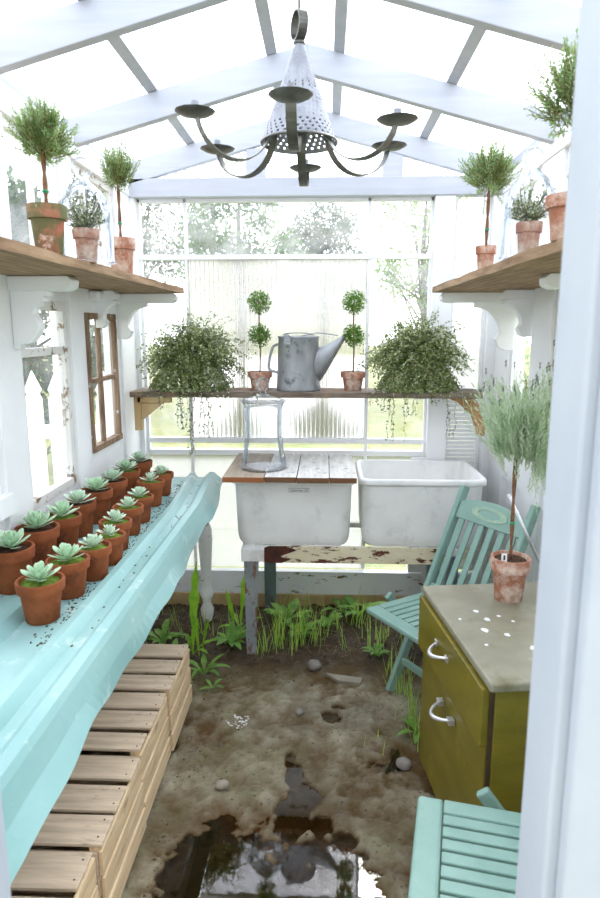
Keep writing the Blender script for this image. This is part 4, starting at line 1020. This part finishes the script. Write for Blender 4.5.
# ------------------------------------------------------------------ stones
def stone(x, y, rx, ry, rz_, label, mat='stone', seed=1, sink=.3, flat=False):
    random.seed(seed); m = MB(); n, k_ = 14, 9; off = rnd(0, 50)
    for j in range(k_ + 1):
        th = PI * j / k_
        for i in range(n):
            a = 2 * PI * i / n; d = Vector((math.sin(th) * math.cos(a), math.sin(th) * math.sin(a), math.cos(th))); s_ = 1 + .16 * NZ.noise(d * 1.6 + Vector((off, 0, 0)))
            m.v.append((d.x * rx * s_, d.y * ry * s_, d.z * rz_ * s_))
    for j in range(k_):
        for i in range(n): m.f.append((j * n + i, (j + 1) * n + i, (j + 1) * n + (i + 1) % n, j * n + (i + 1) % n))
    o = m.build('stone', mat, None, smooth=not flat, loc=(x, y, gz(x, y) + rz_ * (1 - sink))); o.rotation_euler.z = rnd(0, 3); tag(o, label, 'stone'); return o
stone(-.045, 2.82, .036, .032, .026, 'round grey stone in the mud below the sink leg', seed=1)
stone(.303, 2.15, .030, .026, .022, 'smooth pebble in the mud beside the olive chest', seed=2)
stone(-.10, 2.45, .022, .018, .012, 'small flat brown stone left of the small puddle', seed=3)
stone(-.354, 1.985, .026, .02, .014, 'small pale stone in the mud near the crates', 'slate', seed=4)
m = MB().prism([(-.095, .035), (.085, -.005), (.07, -.05), (-.03, -.03)], 'z', -.006, .010); o = m.build('stone', 'slate', None, bevel=.003, loc=(.10, 2.73, gz(.1, 2.73) + .004)); tag(o, 'flat pale slab of stone lying in the mud under the sink', 'stone')
ck = MB(); random.seed(91)
for k in range(40):
    x, y = -.345 + random.gauss(0, .022), 2.38 + random.gauss(0, .022); s_ = rnd(.0015, .005); z = gz(x, y) + s_ * .3; ck.box(x - s_, x + s_, y - s_ * .7, y + s_ * .7, z - s_ * .4, z + s_ * .4)
tag(ck.build('plaster_crumbs', 'paper'), 'scatter of white crumbs on the mud beside the crates', 'crumbs', kind='stuff')
cl = MB(); random.seed(92)
for k in range(1100):
    x = rnd(-.95, .85); y = rnd(2.65, 3.42) if k < 560 else rnd(1.3, 2.7)
    if k >= 560: x = random.choice((-.53 + abs(random.gauss(0, .05)), rnd(-.5, .36), rnd(-.5, .36)))
    s_ = rnd(.003, .012) if k < 560 else rnd(.0015, .006); z = gz(x, y)
    if z < WZ + .01: continue
    a = rnd(0, 3); vs_ = []
    for dx, dy, dz in ((1, 0, 0), (-.5, .8, .1), (-.6, -.7, 0), (0, 0, .9), (.2, .1, -.6)): vs_.append((x + s_ * (dx * math.cos(a) - dy * math.sin(a)) * rnd(.8, 1.2), y + s_ * (dx * math.sin(a) + dy * math.cos(a)), z + s_ * dz * rnd(.7, 1.2)))
    cl.add(vs_, [(0, 1, 3), (1, 2, 3), (2, 0, 3), (1, 0, 4), (2, 1, 4), (0, 2, 4)])
tag(cl.build('soil_clods', 'clod'), 'loose dark clods of soil scattered over the mud', 'clods', kind='stuff')

# ------------------------------------------------------------------ grass and weeds
gm = MB(); random.seed(101)
def tuft(x, y, n, h, spread=.03, w=.0055, mb=None):
    for k in range(int(n * .8)):
        px_, py_ = x + random.gauss(0, spread), y + random.gauss(0, spread); py_ = min(py_, 3.40)
        a = rnd(0, 2 * PI); b = rnd(.05, .5); L_ = h * rnd(.45, 1.3)
        (mb or gm).blade((px_, py_, gz(px_, py_) - .005), (math.cos(a) * .22, math.sin(a) * .16, 1), (math.cos(a) * b * .6, math.sin(a) * b * .3, -b * .25), L_, w * rnd(.6, 1.2))
for x, y, n, h, s_ in ((-.29, 2.93, 24, .22, .03), (-.22, 3.02, 40, .28, .035), (-.14, 3.0, 42, .26, .04), (-.07, 3.05, 30, .22, .04), (.05, 3.15, 14, .16, .05), (.20, 3.20, 26, .22, .04), (.28, 3.02, 26, .18, .04), (.33, 2.80, 24, .16, .04), (.36, 2.60, 26, .18, .03),
                       (.39, 2.42, 30, .22, .03), (.40, 2.28, 26, .24, .03), (.36, 2.36, 14, .12, .04), (.40, 3.1, 30, .2, .06), (.6, 3.1, 30, .2, .08), (-.44, 3.05, 20, .16, .05), (-.60, 3.1, 24, .14, .06), (-.78, 3.1, 30, .16, .07), (.22, 2.25, 5, .07, .03), (.27, 2.60, 6, .12, .03), (-.01, 3.28, 14, .2, .06), (.10, 2.98, 8, .14, .03)):
    tuft(x, y, n, h, s_)
tag(gm.build('grass', 'grass'), 'thin green grass blades sprouting from the soil around the sink', 'grass', kind='stuff')
dt = MB()
for k in range(110):
    x, y = rnd(-.9, .5), rnd(2.85, 3.38); a = rnd(0, 6.3); z = gz(x, y)
    dt.tube([(x, y, z + .002), (x + .05 * math.cos(a), y + .03 * math.sin(a), z + rnd(.01, .05)), (x + .1 * math.cos(a + .3), y + .05 * math.sin(a), z + rnd(.0, .05))], .0011, 4)
tag(dt.build('dead_stalks', 'twig'), 'dry dead stalks littering the soil along the back wall', 'stalks', kind='stuff')
def broadleaf(m, p, az, L_, w, droop, lobed=False, up=.9):
    n = 10; vs_ = []; p = Vector(p); side = Vector((-math.sin(az), math.cos(az), 0)); q = p.copy(); e = math.atan2(up, .5)
    for i in range(n + 1):
        t = i / n; ww = w * (math.sin(PI * (t * .82 + .12)) ** .9) * (.25 + .75 * t if t < .5 else 1) * .5
        if i == n: ww = .0005
        if lobed and i % 2 and 0 < i < n: ww *= .62
        vs_ += [q - side * ww + Vector((0, 0, ww * .3)), q, q + side * ww + Vector((0, 0, ww * .3))]
        d = Vector((math.cos(az) * math.cos(e), math.sin(az) * math.cos(e), math.sin(e))); q = q + d * L_ / n; e -= droop / n
    fs = []
    for i in range(n): a = 3 * i; fs += [(a, a + 1, a + 4, a + 3), (a + 1, a + 2, a + 5, a + 4)]
    m.add(vs_, fs)
def weed(x, y, n, L_, w, label, mat='weed', droop=1.3, lobed=False, up=.9, grp='leafy weeds along the back wall'):
    m = MB()
    for k in range(n): broadleaf(m, (0, 0, 0), k * 2.4 + rnd(-.4, .4), L_ * rnd(.6, 1.1), w * rnd(.8, 1.1), droop * rnd(.6, 1.3), lobed, up * rnd(.6, 1.3))
    o = m.build('weed', mat, None, smooth=True, loc=(x, y, gz(x, y) - .004)); tag(o, label, 'weed', grp); return o
random.seed(111)
def tall_dandelion(x, y, hs, label):
    m = MB()
    for dx, az, L_, w in hs: broadleaf(m, (dx, 0, 0), az, L_, w, .35, True, 6)
    for k in range(4): broadleaf(m, (0, 0, 0), k * 1.7 + .4, .16, .035, 1.4, True, .9)
    o = m.build('dandelion', 'dandelion', None, smooth=True, loc=(x, y, gz(x, y) - .004)); tag(o, label, 'weed')
tall_dandelion(-.645, 2.90, ((0, 1.5, .47, .060), (.03, 2.4, .28, .05), (.045, .6, .20, .04)), 'tall bright green dandelion leaves beside the turned bench leg')
tall_dandelion(-.44, 3.12, ((0, 1.0, .42, .055), (-.03, 2.6, .24, .045)), 'upright bright dandelion leaf left of the rusty sink leg')
for a in ((-.47, 2.98, 16, .15, .035, 'leafy green weed left of the rusty sink leg'), (-.56, 2.74, 9, .16, .03, 'low leafy weed just beyond the farthest crate'), (-.72, 2.80, 14, .17, .04, 'leafy weed under the bench behind the crates'),
          (-.82, 3.0, 12, .15, .04, 'leafy weed deep under the far end of the bench'), (-.20, 3.22, 14, .17, .05, 'leafy weed under the left tub by the wall'), (-.12, 3.10, 12, .14, .04, 'leafy weed in the grass clump under the left tub'),
          (.02, 3.18, 10, .12, .035, 'low leafy weed under the middle of the sink'), (.19, 3.30, 8, .20, .05, 'upright leafy weed against the wall beside the green chair'), (.10, 3.34, 7, .14, .04, 'small weed against the back sill board'),
          (.26, 2.92, 12, .10, .025, 'low leafy weed in front of the green chair'), (.38, 2.33, 9, .14, .025, 'leafy weed growing against the olive chest'), (-.50, 2.62, 5, .07, .02, 'tiny weed seedling at the corner of the farthest crate')):
    weed(*a)

# ------------------------------------------------------------------ outside: fence, trees
pf = empty('picket_fence', (-2.9, 4.05, 0)); tag(pf, 'white picket fence on the lawn seen through the left windows', 'fence')
for k in range(22):
    x = -1.62 + k * .155
    MB().prism([(x - .055, -.02), (x + .055, -.02), (x + .055, 1.15), (x + .040, 1.18), (x + .055, 1.21), (x, 1.33), (x - .055, 1.21), (x - .040, 1.18), (x - .055, 1.15)], 'y', -.01, .01).build('picket', 'fence', pf)
for z in (.35, .93): MB().box(-1.68, 1.68, .011, .05, z - .045, z + .045).build('rail', 'fence', pf)
def tree(x, y, h, R_, n, mat, label, seed, trunk=.12, low=.35, ls=.11):
    random.seed(seed); r = empty('tree', (x, y, -.03)); tag(r, label, 'tree', 'trees beyond the lawn')
    st = MB(); st.tube([(0, 0, 0), (.05, 0, h * .3), (-.03, .05, h * .65), (0, 0, h * .85)], [trunk, trunk * .8, trunk * .5, trunk * .2], 10); m = MB()
    for c in range(34):
        d = sph(); cc = Vector((d.x * R_ * .72, d.y * R_ * .72, h * low + (h * (1 - low)) * (.5 + .42 * d.z)))
        st.tube([(0, 0, h * rnd(.25, .6)), tuple(cc * .6 + Vector((0, 0, h * .15))), tuple(cc)], [trunk * .22, trunk * .12, .01], 5)
        for k in range(n // 34): m.leaf(cc + sph() * R_ * rnd(.05, .36), sph(), sph(), ls * rnd(.7, 1.3), ls * .6)
    st.build('trunk', 'bark', r, smooth=True); m.build('foliage', mat, r)
tree(-5.0, 17.5, 7.4, 2.3, 11000, 'tree_dark', 'large tree behind the left part of the back window', 121)
tree(-1.9, 14.5, 5.2, 1.4, 7000, 'tree', 'pale tree behind the middle left of the back window', 122)
tree(-.1, 19, 5.2, 1.35, 6500, 'tree_dark', 'rounded tree behind the centre of the back window', 123)
tree(2.2, 15, 5.2, 1.3, 2600, 'tree_pale', 'sparse tree behind the right pane of the back window', 124)
tree(-3.5, 7.4, 3.2, 1.15, 9500, 'tree_dark', 'dense green tree beyond the picket fence', 125, low=.1)
tree(-7.4, 12.8, 4.6, 1.7, 4200, 'tree', 'green tree farther along beyond the picket fence', 126, low=.1)
tree(2.6, 9.0, 1.7, .9, 2200, 'tree_pale', 'low yellowish bush behind the right pane', 127, low=.05, trunk=.05, ls=.07)
tree(5.5, 8.5, 4.0, 1.6, 3000, 'tree_pale', 'leafy tree outside beyond the right wall', 128, low=.1)
